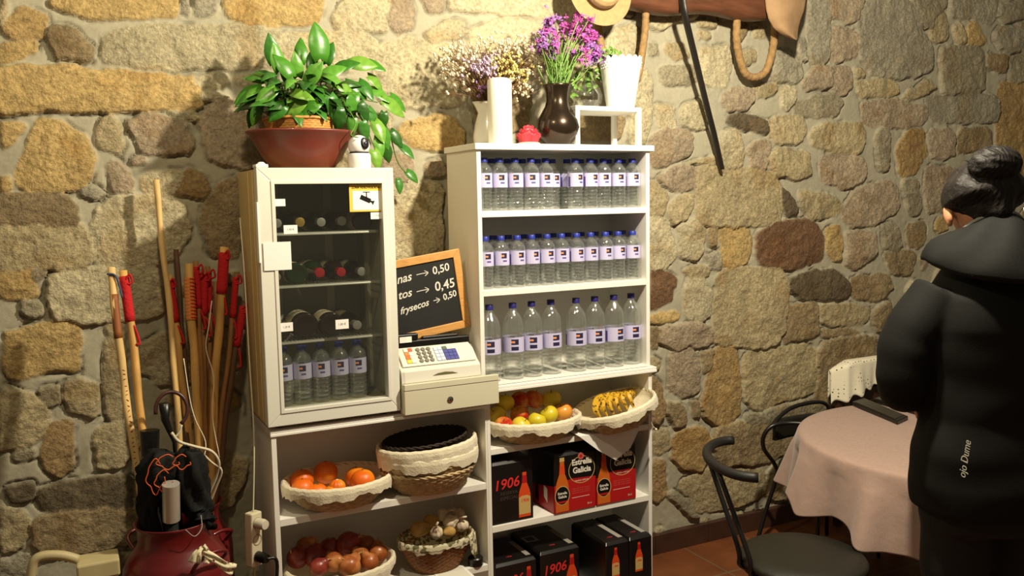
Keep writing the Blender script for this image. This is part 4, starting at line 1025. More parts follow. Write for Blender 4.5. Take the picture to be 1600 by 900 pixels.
b_ba = (.640, -.285, .800); basket('tilted cloth lined basket of bananas right of the apples', b_ba, .178, .150, .090, PALEW, CLOTH, name='fruit_basket', seed=8, tilt=R(13), rz=R(-4))
FLOR = bpy.data.materials.new('leaf_print_cloth'); FLOR.use_nodes = True; nt = FLOR.node_tree; N = nt.nodes; L = nt.links; b = N['Principled BSDF']; b.inputs['Roughness'].default_value = .95
tc = N.new('ShaderNodeTexCoord'); n1 = N.new('ShaderNodeTexNoise'); n1.inputs['Scale'].default_value = 55; n1.inputs['Detail'].default_value = 1; L.new(tc.outputs['Object'], n1.inputs['Vector'])
cr = N.new('ShaderNodeValToRGB'); cr.color_ramp.elements[0].position = .43; cr.color_ramp.elements[0].color = lin((104, 100, 66))+(1,); cr.color_ramp.elements[1].position = .5; cr.color_ramp.elements[1].color = lin((206, 198, 168))+(1,); L.new(n1.outputs[0], cr.inputs[0]); L.new(cr.outputs[0], b.inputs['Base Color'])
b_ga = (-.178, -.215, .3185); basket('small brown basket of garlic and potatoes lined with leaf print cloth', b_ga, .148, .112, .125, BRW, FLOR, name='vegetable_basket', seed=9, base=.60, drop=.02)
q = MB(); g0 = Vector(b_ga)
def flap(u, v):
    a = R(-48)+u*R(60); r = 1.06+.04*math.sin(u*14)+v*.06; return g0+Vector((.148*r*math.cos(a), .112*r*math.sin(a), .125-v*.115*math.sin(math.pi*min(1, u*.9+.12))**.7))
q.grid(16, 10, flap); o = q.build('napkin', FLOR, smooth=True, solid=.001); tag(o, 'leaf print cloth corner hanging over the right of the garlic basket', 'cloth')
# ---------------------------------------------------------------- fruit and vegetables
def fruitmat(name, c1, c2, scale=3, rough=.4, bump=.0, bsc=200, thr=(.42, .62)):
    mt = bpy.data.materials.new(name); mt.use_nodes = True; nt = mt.node_tree; N = nt.nodes; L = nt.links; b = N['Principled BSDF']; b.inputs['Roughness'].default_value = rough
    oi = N.new('ShaderNodeObjectInfo'); tc = N.new('ShaderNodeTexCoord'); va = N.new('ShaderNodeVectorMath'); va.operation = 'ADD'; ml = N.new('ShaderNodeMath'); ml.operation = 'MULTIPLY'; ml.inputs[1].default_value = 37
    L.new(oi.outputs['Random'], ml.inputs[0]); L.new(tc.outputs['Object'], va.inputs[0]); L.new(ml.outputs[0], va.inputs[1])
    n1 = N.new('ShaderNodeTexNoise'); n1.inputs['Scale'].default_value = scale; n1.inputs['Detail'].default_value = 3; L.new(va.outputs[0], n1.inputs['Vector'])
    cr = N.new('ShaderNodeValToRGB'); cr.color_ramp.elements[0].position = thr[0]; cr.color_ramp.elements[0].color = lin(c1)+(1,); cr.color_ramp.elements[1].position = thr[1]; cr.color_ramp.elements[1].color = lin(c2)+(1,)
    L.new(n1.outputs[0], cr.inputs[0]); L.new(cr.outputs[0], b.inputs['Base Color'])
    if bump:
        n2 = N.new('ShaderNodeTexNoise'); n2.inputs['Scale'].default_value = bsc; L.new(tc.outputs['Object'], n2.inputs['Vector']); bp = N.new('ShaderNodeBump'); bp.inputs['Strength'].default_value = bump; bp.inputs['Distance'].default_value = .002; L.new(n2.outputs[0], bp.inputs['Height']); L.new(bp.outputs[0], b.inputs['Normal'])
    return mt
ORM = fruitmat('orange_peel', (226, 104, 18), (240, 140, 30), 12, .4, .3); APY = fruitmat('yellow_apple', (204, 186, 44), (222, 196, 70), 9, .3); APR = fruitmat('red_apple', (186, 44, 26), (214, 150, 60), 14, .3)
ONM = fruitmat('onion_skin', (156, 84, 40), (196, 128, 72), 22, .35); RON = fruitmat('red_onion_skin', (120, 40, 36), (150, 62, 44), 20, .35); GAM = fruitmat('garlic_skin', (222, 208, 180), (190, 164, 140), 30, .6); POT = fruitmat('potato_skin', (196, 158, 84), (178, 136, 66), 30, .6)
def drop_obj(name, label, cat, build, c, group=None):
    t = thing(name, label, cat, c, 0, group); build(t, Vector(c)); return t
def mk_orange(r):
    r *= 1.2
    def f_(t, c): 
        MB().ball(c, r, r, r*.95, nu=28, nv=18, fn=lambda d: 1-.05*math.exp(-((d.z-1)*9)**2)).build('peel', ORM, t, smooth=True)
        MB().ball(c+Vector((0, 0, r*.935)), .0035, .0035, .002, nu=8, nv=5).build('stem_button', mat('stem_green', (88, 96, 40)), t)
    return f_
def mk_apple(r, m_):
    r *= 1.2
    def f_(t, c):
        Mr = Euler((random.uniform(-.7, .7), random.uniform(-.5, .5), random.uniform(0, 6))).to_matrix().to_4x4()
        MB().ball(c, r, r, r*.92, nu=28, nv=20, M=Mr, fn=lambda d: 1-.26*math.exp(-((d.z-1)/.10)**2)-.16*math.exp(-((d.z+1)/.08)**2)-.05*max(0, -d.z)).build('apple_flesh', m_, t, smooth=True)
        MB().tube([c+Mr @ Vector((0, 0, r*.66)), c+Mr @ Vector((.002, 0, r*.86)), c+Mr @ Vector((.005, 0, r*1.0))], .0014, 6).build('stalk', mat('stalk_brown', (80, 56, 30)), t)
    return f_
def mk_onion(r, m_):
    r *= 1.15
    def f_(t, c):
        Mr = Euler((random.uniform(-.9, .9), random.uniform(-.9, .9), 0)).to_matrix().to_4x4()
        MB().ball(c, r, r, r*.95, nu=28, nv=18, M=Mr, fn=lambda d: 1+.34*max(0, d.z-.86)/.14+.008*math.cos(9*math.atan2(d.y, d.x))).build('bulb', m_, t, smooth=True)
        MB().tube([c+Mr @ Vector((0, 0, r*1.1)), c+Mr @ Vector((.004, .002, r*1.35)), c+Mr @ Vector((.010, 0, r*1.6))], [.005, .003, .001], 7).build('dry_neck', mat('dry_skin', (176, 140, 84), rough=.8), t)
    return f_
def mk_garlic(r):
    def f_(t, c):
        Mr = Euler((random.uniform(-1, 1), random.uniform(-1, 1), 0)).to_matrix().to_4x4()
        MB().ball(c, r, r, r*.9, nu=36, nv=18, M=Mr, fn=lambda d: (1+.10*abs(math.cos(3.5*math.atan2(d.y, d.x))))*(1+.5*max(0, d.z-.85)/.15)).build('cloves', GAM, t, smooth=True)
        MB().tube([c+Mr @ Vector((0, 0, r*1.15)), c+Mr @ Vector((.004, .002, r*1.9)), c+Mr @ Vector((.012, 0, r*2.6))], [.006, .0045, .004], 7).build('dry_stalk', GAM, t, smooth=True)
    return f_
def mk_potato(r):
    def f_(t, c):
        MB().ball(c, r*1.25, r, r*.9, nu=24, nv=14, fn=lambda d: 1+.06*math.sin(4*d.x+c.x*90)+.05*math.cos(5*d.y+2)).build('tuber', POT, t, smooth=True)
        MB().ball(c+Vector((r*.6, -r*.72, r*.2)), .003, nu=6, nv=4).build('eye', mat('potato_eye', (110, 80, 44)), t)
    return f_
def pile(base, items):
    for (u, v, y, r, label, name, cat, mk, grp) in items:
        c = at(u, v-2, 'y', y+.026); drop_obj(name, label, cat, mk, (c.x, c.y, c.z), grp)
OR = mk_orange
pile(b_or, [(472, 752, -.17, .036, 'orange at the far left of the orange basket', 'orange', 'orange', OR(.036), 'oranges'), (509, 740, -.14, .038, 'topmost orange at the back of the orange basket, left of centre', 'orange', 'orange', OR(.038), 'oranges'),
 (473, 766, -.27, .034, 'orange at the front left of the orange basket', 'orange', 'orange', OR(.034), 'oranges'), (521, 775, -.30, .034, 'orange low at the front middle of the orange basket', 'orange', 'orange', OR(.032), 'oranges'),
 (497, 772, -.26, .034, 'orange half hidden between the front left and front middle ones', 'orange', 'orange', OR(.030), 'oranges'),
 (557, 748, -.19, .036, 'orange at the right back of the orange basket, partly hidden', 'orange', 'orange', OR(.036), 'oranges'), (567, 753, -.25, .036, 'bright orange at the right front of the orange basket', 'orange', 'orange', OR(.038), 'oranges')])
drop_obj('tangerine', 'segmented peeled tangerine in the middle of the orange basket', 'tangerine', lambda t, c: [MB().ball(c, .030, .030, .026, nu=40, nv=14, fn=lambda d: 1-.08*abs(math.cos(5*math.atan2(d.y, d.x)))**6).build('segments', ORM, t, smooth=True), MB().ball(c+Vector((0, 0, .024)), .004, nu=8, nv=5).build('pith', CLOTH, t)], tuple(at(527, 760, 'y', -.27)))
ap = lambda r, m_: mk_apple(r, m_)
pile(b_ap, [(787, 668, -.27, .0, 'red and yellow apple at the front left of the apple basket', 'apple', 'apple', ap(.034, APR), 'apples'), (814, 668, -.30, .0, 'yellow apple at the front, second from left in the apple basket', 'apple', 'apple', ap(.034, APY), 'apples'),
 (839, 660, -.30, .0, 'bright yellow apple at the front middle of the apple basket', 'apple', 'apple', ap(.032, APY), 'apples'), (858, 650, -.27, .0, 'yellow apple right of the bright yellow front one', 'apple', 'apple', ap(.033, APY), 'apples'),
 (880, 646, -.25, .0, 'red apple at the right front of the apple basket', 'apple', 'apple', ap(.034, APR), 'apples'), (812, 650, -.22, .0, 'apple in the second row behind the front yellow ones', 'apple', 'apple', ap(.033, APR), 'apples'),
 (789, 632, -.17, .0, 'shaded yellow green apple at the back left of the apple basket', 'apple', 'apple', ap(.034, APY), 'apples'), (812, 628, -.14, .0, 'shaded red apple at the very back, left of centre', 'apple', 'apple', ap(.034, APR), 'apples'),
 (834, 626, -.15, .0, 'dark red apple at the back middle of the apple basket', 'apple', 'apple', ap(.036, APR), 'apples'), (862, 626, -.18, .0, 'speckled yellow apple at the back right of the apple basket', 'apple', 'apple', ap(.035, APY), 'apples'), (776, 652, -.20, .0, 'green yellow apple at the left edge of the apple basket', 'apple', 'apple', ap(.034, APY), 'apples')])
on = lambda r, m_=ONM: mk_onion(r, m_)
G_ = 'onions'
pile(b_on, [(498, 888, -.27, 0, 'small reddish onion at the front left of the onion basket', 'onion', 'onion', on(.030, RON), G_), (546, 886, -.29, 0, 'large shiny brown onion at the front middle of the onion basket', 'onion', 'onion', on(.037), G_),
 (521, 880, -.26, 0, 'pale skinned onion between the two front onions', 'onion', 'onion', on(.032), G_), (577, 880, -.27, 0, 'brown onion at the front right of the onion basket', 'onion', 'onion', on(.031), G_), (563, 872, -.22, 0, 'brown onion in the second row, right of centre', 'onion', 'onion', on(.032), G_),
 (590, 866, -.20, 0, 'pale golden onion at the right back of the onion basket', 'onion', 'onion', on(.034), G_), (545, 852, -.16, 0, 'big dark red onion on top of the onion pile', 'onion', 'onion', on(.042, RON), G_), (492, 872, -.19, 0, 'dark red onion at the left, second row of the onion basket', 'onion', 'onion', on(.036, RON), G_),
 (465, 873, -.17, 0, 'shaded onion at the far left of the onion basket', 'onion', 'onion', on(.036, RON), G_), (478, 857, -.12, 0, 'shaded brown onion at the back left of the onion basket', 'onion', 'onion', on(.034), G_), (515, 858, -.12, 0, 'shaded red onion at the back middle of the onion basket', 'onion', 'onion', on(.034, RON), G_), (572, 853, -.12, 0, 'shaded brown onion at the back right of the onion basket', 'onion', 'onion', on(.032), G_)])
pile(b_ga, [(656, 828, -.23, 0, 'large yellow potato at the left of the garlic basket', 'potato', 'potato', mk_potato(.032), None), (673, 815, -.19, 0, 'small yellow potato behind the large one in the garlic basket', 'potato', 'potato', mk_potato(.026), None), (702, 833, -.27, 0, 'potato at the front of the garlic basket below the garlic', 'potato', 'potato', mk_potato(.022), None),
 (682, 834, -.27, 0, 'white garlic bulb at the front middle of the garlic basket', 'garlic_bulb', 'garlic', mk_garlic(.024), None), (703, 818, -.22, 0, 'purple streaked garlic bulb in the middle of the garlic basket', 'garlic_bulb', 'garlic', mk_garlic(.028), None), (722, 823, -.23, 0, 'pale garlic bulb at the right of the garlic basket', 'garlic_bulb', 'garlic', mk_garlic(.026), None),
 (692, 806, -.17, 0, 'garlic bulb at the back middle of the garlic basket', 'garlic_bulb', 'garlic', mk_garlic(.024), None), (718, 806, -.17, 0, 'garlic bulb at the back right of the garlic basket', 'garlic_bulb', 'garlic', mk_garlic(.022), None)])
# bananas: one bunch
BAN = fruitmat('banana_peel', (70, 44, 20), (206, 162, 40), 60, .5, thr=(.40, .47))
t = thing('banana_bunch', 'bunch of ripe speckled bananas in the tilted basket', 'bananas', tuple(at(958, 640, 'y', -.27)))
for i in range(6):
    du = i*10.5; pts = [at(938+du, 655-du*.33, 'y', -.345+.008*i), at(930+du, 640-du*.38, 'y', -.335+.01*i), at(936+du*.97, 624-du*.22, 'y', -.28+.01*i), at(956+du*.62, 620-du*.10, 'y', -.235), at(978+du*.25, 622, 'y', -.215)]
    pts = [p_+Vector((0, 0, .004)) for p_ in pts]; sp = smooth_path(pts, 5); n_ = len(sp); q = MB(); q.tube(sp, [.0155*min(1, .35+2.6*(k/n_))*min(1, .28+2.2*(1-k/n_)) for k in range(n_)], 6); q.build('banana', BAN, t, smooth='auto')
e_ = at(984, 622, 'y', -.21); MB().ball(e_+Vector((0, 0, .004)), .010, .008, .010, nu=10, nv=6).build('crown', mat('stem_brown', (96, 74, 34)), t)
q = MB(); rr_ = random.Random(9)
for k in range(14):
    a = at(985+rr_.uniform(-8, 8), 612+rr_.uniform(-3, 14), 'y', -.22); q.tube([a, a+Vector((rr_.uniform(-.02, .03), rr_.uniform(-.02, .02), rr_.uniform(-.005, .02))), a+Vector((rr_.uniform(-.01, .05), -.01, rr_.uniform(.0, .03)))], .0016, 5)
o = q.build('raffia_scraps', mat('raffia', (206, 192, 150), rough=.9)); tag(o, 'loose pale raffia scraps beside the bananas', 'raffia', kind='stuff')
q = MB(); a = at(1000, 682, 'y', -.40); p0 = at(1016, 630, 'y', -.37); q.tube(smooth_path([p0, at(1018, 660, 'y', -.38), at(1024, 670, 'y', -.385)], 5), .0016, 6); q.ball(at(1025, 671, 'y', -.385), .006, nu=10, nv=6); o = q.build('tie_cord', CLOTH, smooth=True); tag(o, 'cream cord with a knot hanging from the right of the banana basket', 'cord')
# papers under the baskets
def sheet(name, label, pts, z, cat='paper', h=.004):
    q = MB(); P = [at(u, v, 'z', z) for u, v in pts]; n_ = len(P); q.add([(p_.x, p_.y, z) for p_ in P]+[(p_.x, p_.y, z+h) for p_ in P], [tuple(range(n_)), tuple(reversed(range(n_, 2*n_)))]+[(i, n_+i, n_+(i+1) % n_, (i+1) % n_) for i in range(n_)]); o = q.build(name, PAPER); tag(o, label, cat); return o
# hanging paper corner below the banana basket
q = MB(); A_ = at(905, 682, 'y', -.335); B_ = at(1000, 668, 'y', -.335); T_ = at(962, 719, 'y', -.337); D1 = at(935, 704, 'y', -.336)
q.add([A_, B_, at(985, 700, 'y', -.336), T_, D1, A_+Vector((0, .12, .006)), B_+Vector((0, .12, .0))], [(0, 4, 3, 2, 1), (0, 1, 6, 5)]); o = q.build('paper_sheet', PAPER, solid=.0008); tag(o, 'sheet of white paper under the banana basket with its corner hanging down', 'paper')
MB().box(.16, .38, -.335, -.16, .7826, .7836).build('x', PAPER)
bpy.data.objects.remove(bpy.data.objects['x'])
# ---------------------------------------------------------------- beer cartons
CB = mat('black_carton', (20, 17, 17), rough=.35, var=.3, vscale=14); CRD = mat('red_carton', (172, 26, 28), rough=.4); RIN = mat('red_ink', (214, 46, 44), rough=.5); WIN = mat('white_ink', (226, 220, 206), rough=.5)
AMB = mat('amber_print', (196, 98, 32), rough=.4); ORP = mat('orange_red_print', (214, 74, 32), rough=.4); LBL = mat('beige_label_print', (196, 168, 104), rough=.5); GRY = mat('grey_flap', (150, 146, 138), rough=.6); DIM = mat('dim_ink', (66, 54, 44), rough=.6); SHR = mat('shrink_wrap', (60, 58, 56), rough=.08, spec=.8)
def printed_bottle(parent, x, y, z, h, glass, label_, txt=None, tsz=.013, neck=ORP, face=None):
    """bottle picture printed on a carton front at (x, y), foot at z"""
    w_ = h*.135; q = MB(); q.prism([(x-w_, z), (x+w_, z), (x+w_, z+h*.45), (x+w_*.85, z+h*.55), (x+w_*.36, z+h*.72), (x+w_*.32, z+h*.97), (x-w_*.32, z+h*.97), (x-w_*.36, z+h*.72), (x-w_*.85, z+h*.55), (x-w_, z+h*.45)], y-.0006, y); o = q.build('printed_bottle', glass, parent)
    MB().prism([(x-w_*.44, z+h*.70), (x+w_*.44, z+h*.70), (x+w_*.36, z+h*.86), (x-w_*.36, z+h*.86)], y-.0009, y-.0006).build('printed_neck_label', neck, o)
    MB().prism([(x-w_*.38, z+h*.93), (x+w_*.38, z+h*.93), (x+w_*.34, z+h), (x-w_*.34, z+h)], y-.0009, y-.0006).build('printed_cap', LBL if glass is AMB else BLACK, o)
    if label_ == 'round':
        n_ = 24; cx_, cz_ = x, z+h*.30; rx_, rz_ = w_*1.05, h*.165
        MB().prism([(cx_+rx_*1.1*math.cos(i/n_*6.283), cz_+rz_*1.08*math.sin(i/n_*6.283)) for i in range(n_)], y-.0010, y-.0006).build('label_ring', LBL, o)
        MB().prism([(cx_+rx_*math.cos(i/n_*6.283), cz_+rz_*math.sin(i/n_*6.283)) for i in range(n_)], y-.0013, y-.0010).build('printed_label', BLACK, o)
        MB().prism([(cx_-rx_*.8, cz_-rz_*.62), (cx_+rx_*.8, cz_-rz_*.62), (cx_+rx_*.5, cz_-rz_*.85), (cx_-rx_*.5, cz_-rz_*.85)], y-.0016, y-.0013).build('red_band', CRD, o)
        text('lettering', 'Estrella\nGalicia', h*.066, face_front(cx_, y-.0017, cz_+.002), WIN, o, depth=.0001, bold=.0004)
    else:
        MB().prism([(x-w_*.98, z+h*.06), (x+w_*.98, z+h*.06), (x+w_*.98, z+h*.40), (x+w_*.5, z+h*.44), (x-w_*.5, z+h*.44), (x-w_*.98, z+h*.40)], y-.0010, y-.0006).build('printed_label', LBL, o)
        if txt: text('lettering', txt, tsz, face_front(x, y-.0012, z+h*.34), RIN, o, depth=.0001, bold=.0003, shear=.2)
    return o
def carton(label, x0, x1, y0, y1, z0, z1, m_=CB, tp=.003):
    t = thing('beer_carton', label, 'beer carton', ((x0+x1)/2, (y0+y1)/2, z0)); q = MB(); zt = z1-.012
    nx_ = 8; n2 = 6
    q.add([(x0, y0, z0), (x1, y0, z0), (x1, y1, z0), (x0, y1, z0), (x0+tp*.4, y0, zt), (x1-tp*.4, y0, zt), (x1-tp*.4, y1, zt), (x0+tp*.4, y1, zt), (x0+.008, y0+.010, z1), (x1-.008, y0+.010, z1), (x1-.008, y1-.010, z1), (x0+.008, y1-.010, z1)],
          [(0, 3, 2, 1), (8, 9, 10, 11), (0, 1, 5, 4), (1, 2, 6, 5), (2, 3, 7, 6), (3, 0, 4, 7), (4, 5, 9, 8), (5, 6, 10, 9), (6, 7, 11, 10), (7, 4, 8, 11)])
    q.build('carton_box', m_, t, bevel=.003); return t
e = .0004
def n1906(t, x, y, z, sz): text('lettering', '1906', sz, face_front(x, y-.0006, z, rz=0) @ Matrix.Rotation(R(4), 4, 'Z'), RIN, t, depth=.0002, bold=.0007, shear=.22)
t = carton('black beer carton with red numerals standing alone on the shelf below the apples', .036, .222, -.288, -.06, .4675, .722)
n1906(t, .100, -.2885, .628, .058); text('small_print', 'RESERVA\nESPECIAL', .020, face_front(.112, -.2890, .580), DIM, t, depth=.0002)
printed_bottle(t, .182, -.2885, .480, .200, ORP, 'plain', '1906', .019, neck=CRD)
def estrella(label, x0, x1, side):
    t = carton(label, x0, x1, -.300, -.075, .4675, .718, m_=CB); y = -.3005; w_ = x1-x0
    q = MB(); q.prism([(x0+.001, .469), (x1-.001, .469), (x1-.001, .600), (x0+w_*.42, .606), (x0+.001, .585)], y-.0004, y); q.build('red_print', CRD, t)
    if side:
        q = MB(); q.add([(x0-.0006, -.299, .469), (x0-.0006, -.077, .469), (x0-.0006, -.077, .54), (x0-.0006, -.299, .585)], [(0, 1, 2, 3)]); q.build('red_side_print', CRD, t)
        MB().add([(x0-.0009, -.215, .52), (x0-.0009, -.245, .50), (x0-.0009, -.245, .56), (x0-.0009, -.215, .57)], [(0, 1, 2, 3)]).build('white_side_mark', WIN, t)
        MB().add([(x0-.0009, -.14, .49), (x0-.0009, -.17, .485), (x0-.0009, -.17, .62), (x0-.0009, -.14, .61)], [(0, 1, 2, 3)]).build('side_stripe', BLACK, t)
    printed_bottle(t, x0+w_*.19, y-.0004, .473, .228, AMB, 'round', neck=ORP)
    cx_, cz_ = x0+w_*.66, .638; n_ = 32
    q = MB(); P_ = [(cx_+.064*math.cos(a), cz_+.058*math.sin(a)) for a in [i/n_*6.283 for i in range(n_)]]; I_ = [(cx_+.0615*math.cos(a), cz_+.0555*math.sin(a)) for a in [i/n_*6.283 for i in range(n_)]]
    for i in range(n_): q.prism([P_[i], P_[(i+1) % n_], I_[(i+1) % n_], I_[i]], y-.0012, y-.0006)
    q.build('emblem_ring', LBL, t)
    q = MB(); q.prism([(cx_+.0610*math.cos(a), cz_+.055*math.sin(a)) for a in [i/24*3.1416-.25+.0 for i in range(28)]], y-.0010, y-.0006); q.build('emblem_field', BLACK, t)
    q = MB(); q.prism([(cx_-.004+.015*math.cos(i/16*6.283), cz_+.058+.015*math.sin(i/16*6.283)) for i in range(16)], y-.0018, y-.0012); q.build('emblem_seal', mat('seal_pink', (190, 96, 84), rough=.5), t)
    q = MB(); q.prism([(cx_-.004+(.010 if i % 2 else .005)*math.sin(i/10*6.283), cz_+.058+(.010 if i % 2 else .005)*math.cos(i/10*6.283)) for i in range(10)], y-.0022, y-.0018); q.build('emblem_star', CRD, t)
    text('lettering', 'Estrella\nGalicia', .034, face_front(cx_, y-.0016, cz_+.016), WIN, t, depth=.0003, bold=.0011, sx=.96)
    text('small_print', 'CERVEZA ESPECIAL', .008, face_front(cx_, y-.0009, .592), WIN, t, depth=.0001)
    for k in range(3): text('small_print', 'elaborada desde siempre', .0085, face_front(cx_-.004, y-.0009, .560-k*.009), mat('pink_ink', (206, 84, 76), rough=.5), t, depth=.0001)
    MB().box(x0+w_*.42, x0+w_*.84, y-.0009, y-.0004, .522, .5235).build('rule_line', WIN, t)
    text('small_print', '33 cl', .011, face_front(x0+w_*.84, y-.0009, .488), WIN, t, depth=.0001)
estrella('red and black beer carton, the left one of the pair', .312, .514, True)
estrella('red and black beer carton, the right one of the pair', .5155, .7175, False)
ZB = .1205
def low(label, x0, x1, y0, y1, z1, kind):
    t = carton(label, x0, x1, y0, y1, ZB, z1); w_ = x1-x0; y = y0-.0005
    if kind == 'big': n1906(t, x0+w_*.36, y, z1-.080, .056); printed_bottle(t, x0+w_*.80, y, z1-.215, .195, ORP, 'plain', '1906', .019, neck=CRD)
    else: printed_bottle(t, x0+w_*.42, y, z1-.150, .135, ORP, 'plain', '1906', .012, neck=CRD)
    MB().box(x1-.034, x1-.012, y0+.03, y1-.07, z1+.0001, z1+.0008).build('grey_flap', GRY, t)
    text('small_print', '1906', .014, Matrix.Translation((x0+w_*.45, y0+.05, z1+.0006)), RIN, t, depth=.0001, shear=.2)
    return t
low('black beer carton with red numerals at the left of the bottom row of cartons', .040, .226, -.300, -.04, .308, 'big')
t = low('black beer carton with red numerals in the middle of the bottom row of cartons', .236, .424, -.310, -.04, .322, 'big')
MB().box(.18+.06, .18+.12, -.19, -.13, .3225, .3233).build('black_square_label', GRY, t)
MB().box(.18+.072, .18+.108, -.178, -.142, .3234, .3240).build('dark_centre', BLACK, t)
for i, (x0, x1) in enumerate(((.470, .584), (.5855, .700))):
    low('black beer carton sticking out at the right of the bottom row, the %s one' % ('left' if i == 0 else 'right'), x0, x1, -.440, -.165, .361, 'small')
# ---------------------------------------------------------------- small things at the bottom of the left cabinet
t = thing('leaflet', 'white card leaflet at the front edge of the lower left shelf', 'leaflet', (-.14, -.31, .3185))
MB().box(-.215, -.085, -.372, -.255, .3186, .3206).build('card', PAPER, t)
MB().box(-.205, -.095, -.365, -.262, .3206, .3209).build('cover_print', mat('cream_print', (226, 222, 206)), t)
q = MB(); q.lathe([(.028, 0), (.030, .004), (.030, .03), (.026, .034), (.0, .036)], 24, c=(-.035, -.275, .3185)); o = q.build('jar_lid', BLACK, smooth='auto'); tag(o, 'round black lid at the right end of the lower left shelf', 'lid')
# ---------------------------------------------------------------- yoke, ropes, hats and strap on the wall
YOK = mat('yoke_wood', (98, 60, 40), rough=.45, var=.35, vscale=7, stretch=(1, 5, 5), bump=.3, bscale=20)
yk = thing('ox_yoke', 'reddish wooden ox yoke beam hung high on the stone wall', 'yoke', (1.3, .0, 2.58))
q = MB(); n_ = 40
def yf_(u, v):
    x = .84+u*.98; zc = 2.675+.022*(u-.5)+.03*math.sin(u*math.pi*2)**2*.5; hz = .085-.018*math.cos(u*math.pi*4); a = 2*math.pi*v; p_ = 4
    cx_ = math.copysign(abs(math.cos(a))**.6, math.cos(a)); sz_ = math.copysign(abs(math.sin(a))**.6, math.sin(a)); return (x, -.005+.055*cx_, zc+hz*sz_)
q.grid(n_, 25, yf_); q.lathe([(0, 0), (.06, 0)], 12, M=Matrix.Translation((.842, -.005, 2.665)) @ Matrix.Rotation(R(90), 4, 'Y'), cap=False); q.build('beam', YOK, yk, smooth=True)
ROPE = mat('straw_rope', (156, 124, 80), rough=.9, var=.3, vscale=40, bump=.8, bscale=90)
def rope(q, pts, r):
    sp = smooth_path(pts, 10); n_ = len(sp); q.tube(sp, [r*(1+.06*math.sin(i*1.9)) for i in range(n_)], 12)
q = MB(); rope(q, [at(1152, 24, 'y', .0), at(1151, 60, 'y', .01), at(1156, 92, 'y', .02), at(1165, 115, 'y', .03), at(1180, 121, 'y', .03), at(1196, 112, 'y', .025), at(1205, 88, 'y', .02), at(1210, 58, 'y', .01), at(1210, 30, 'y', .0)], .0185); q.build('right_neck_bow', ROPE, yk, smooth=True)
q = MB(); rope(q, [at(934, 18, 'y', .0), at(936, 50, 'y', .02), at(944, 90, 'y', .035), at(958, 130, 'y', .045), at(978, 143, 'y', .045), at(995, 125, 'y', .04), at(1003, 85, 'y', .025), at(1008, 45, 'y', .01), at(1009, 14, 'y', .0)], .0165); q.build('left_neck_bow', ROPE, yk, smooth=True)
STRAW = mat('straw_hat', (168, 140, 96), rough=.85, var=.15, vscale=60, bump=.5, bscale=150); BAND = mat('hat_band', (96, 66, 38), rough=.7); FELT = mat('leather_tan', (164, 132, 96), rough=.8, var=.2, vscale=14)
def hat(label, c, M_, r, mt, crown=.62, bh=.08, name='straw_hat', bend=0):
    t = thing(name, label, 'hat', c); M_ = Matrix.Translation(c) @ M_
    q = MB(); nu = 64
    def hf(u, v):
        a = 2*math.pi*u; k = v*6
        P_ = [(1.0, .0), (.985, .006), (.62, .004), (.56, .010), (.52, bh/r*.75), (.44, bh/r), (0.02, bh/r*.92)]
        i = min(int(k), 5); f_ = k-i; rr = P_[i][0]*(1-f_)+P_[i+1][0]*f_; z = (P_[i][1]*(1-f_)+P_[i+1][1]*f_)*r
        x, y = rr*r*math.cos(a), rr*r*math.sin(a); z += bend*(x*x/r)*(1 if rr > .6 else .3)
        return M_ @ Vector((x, y, z))
    q.grid(nu, 37, hf, wrapu=True); q.build('hat_body', mt, t, smooth=True, solid=.004)
    q = MB(); q.lathe([(.565*r, .012), (.545*r, .012+bh*.28)], 48, M=M_, cap=False); q.build('hat_band', BAND, t, smooth=True, solid=.003); return t
h1 = at(938, -14, 'y', -.085)
hat('tan straw boater hat hanging at the left end of the yoke', tuple(h1), Matrix.Rotation(R(-4), 4, 'Z') @ Matrix.Rotation(R(82), 4, 'X'), .150, STRAW, bh=.055)
t = thing('leather_hat', 'tan felt hat with a floppy brim hanging at the right end of the yoke', 'hat', tuple(at(1228, 10, 'y', -.09)))
q = MB(); rows = [(-60, 1196, 1262), (-30, 1196, 1262), (-5, 1195, 1261), (15, 1197, 1258), (30, 1201, 1252), (44, 1209, 1248), (53, 1221, 1246.5), (60, 1237, 1246), (62, 1243, 1245.5)]
def lf(u, v):
    k = v*(len(rows)-1); i = min(int(k), len(rows)-2); f_ = k-i; a = [rows[i][j]*(1-f_)+rows[i+1][j]*f_ for j in range(3)]; uu = a[1]+(a[2]-a[1])*u
    return at(uu, a[0], 'y', -.075-.050*math.sin(math.pi*u)*(1-.5*v)-.01*v)
q.grid(18, 34, lf); q.build('brim_flap', FELT, t, smooth=True, solid=.006)
cc_ = at(1240, -45, 'y', -.04); MB().ball(cc_, .085, .05, .10, nu=24, nv=14).build('crown', FELT, t, smooth=True)
MB().ball(at(1205, 4, 'y', -.088), .005, nu=8, nv=6).build('eyelet', BLACK, t)
q = MB(); sp = smooth_path([at(1064, -30, 'y', -.075), at(1066, 0, 'y', -.080), at(1071, 28, 'y', -.080), at(1086, 90, 'y', -.03), at(1103, 160, 'y', .005), at(1117, 215, 'y', .035), at(1128, 264, 'y', .05)], 8)
q.tube(sp, [.0215-.005*i/len(sp) for i in range(len(sp))], 12, flat=.55); o = q.build('leather_strap', mat('black_leather', (24, 20, 18), rough=.45), smooth='auto'); tag(o, 'long black leather strap hanging over the yoke beam down the wall', 'strap')
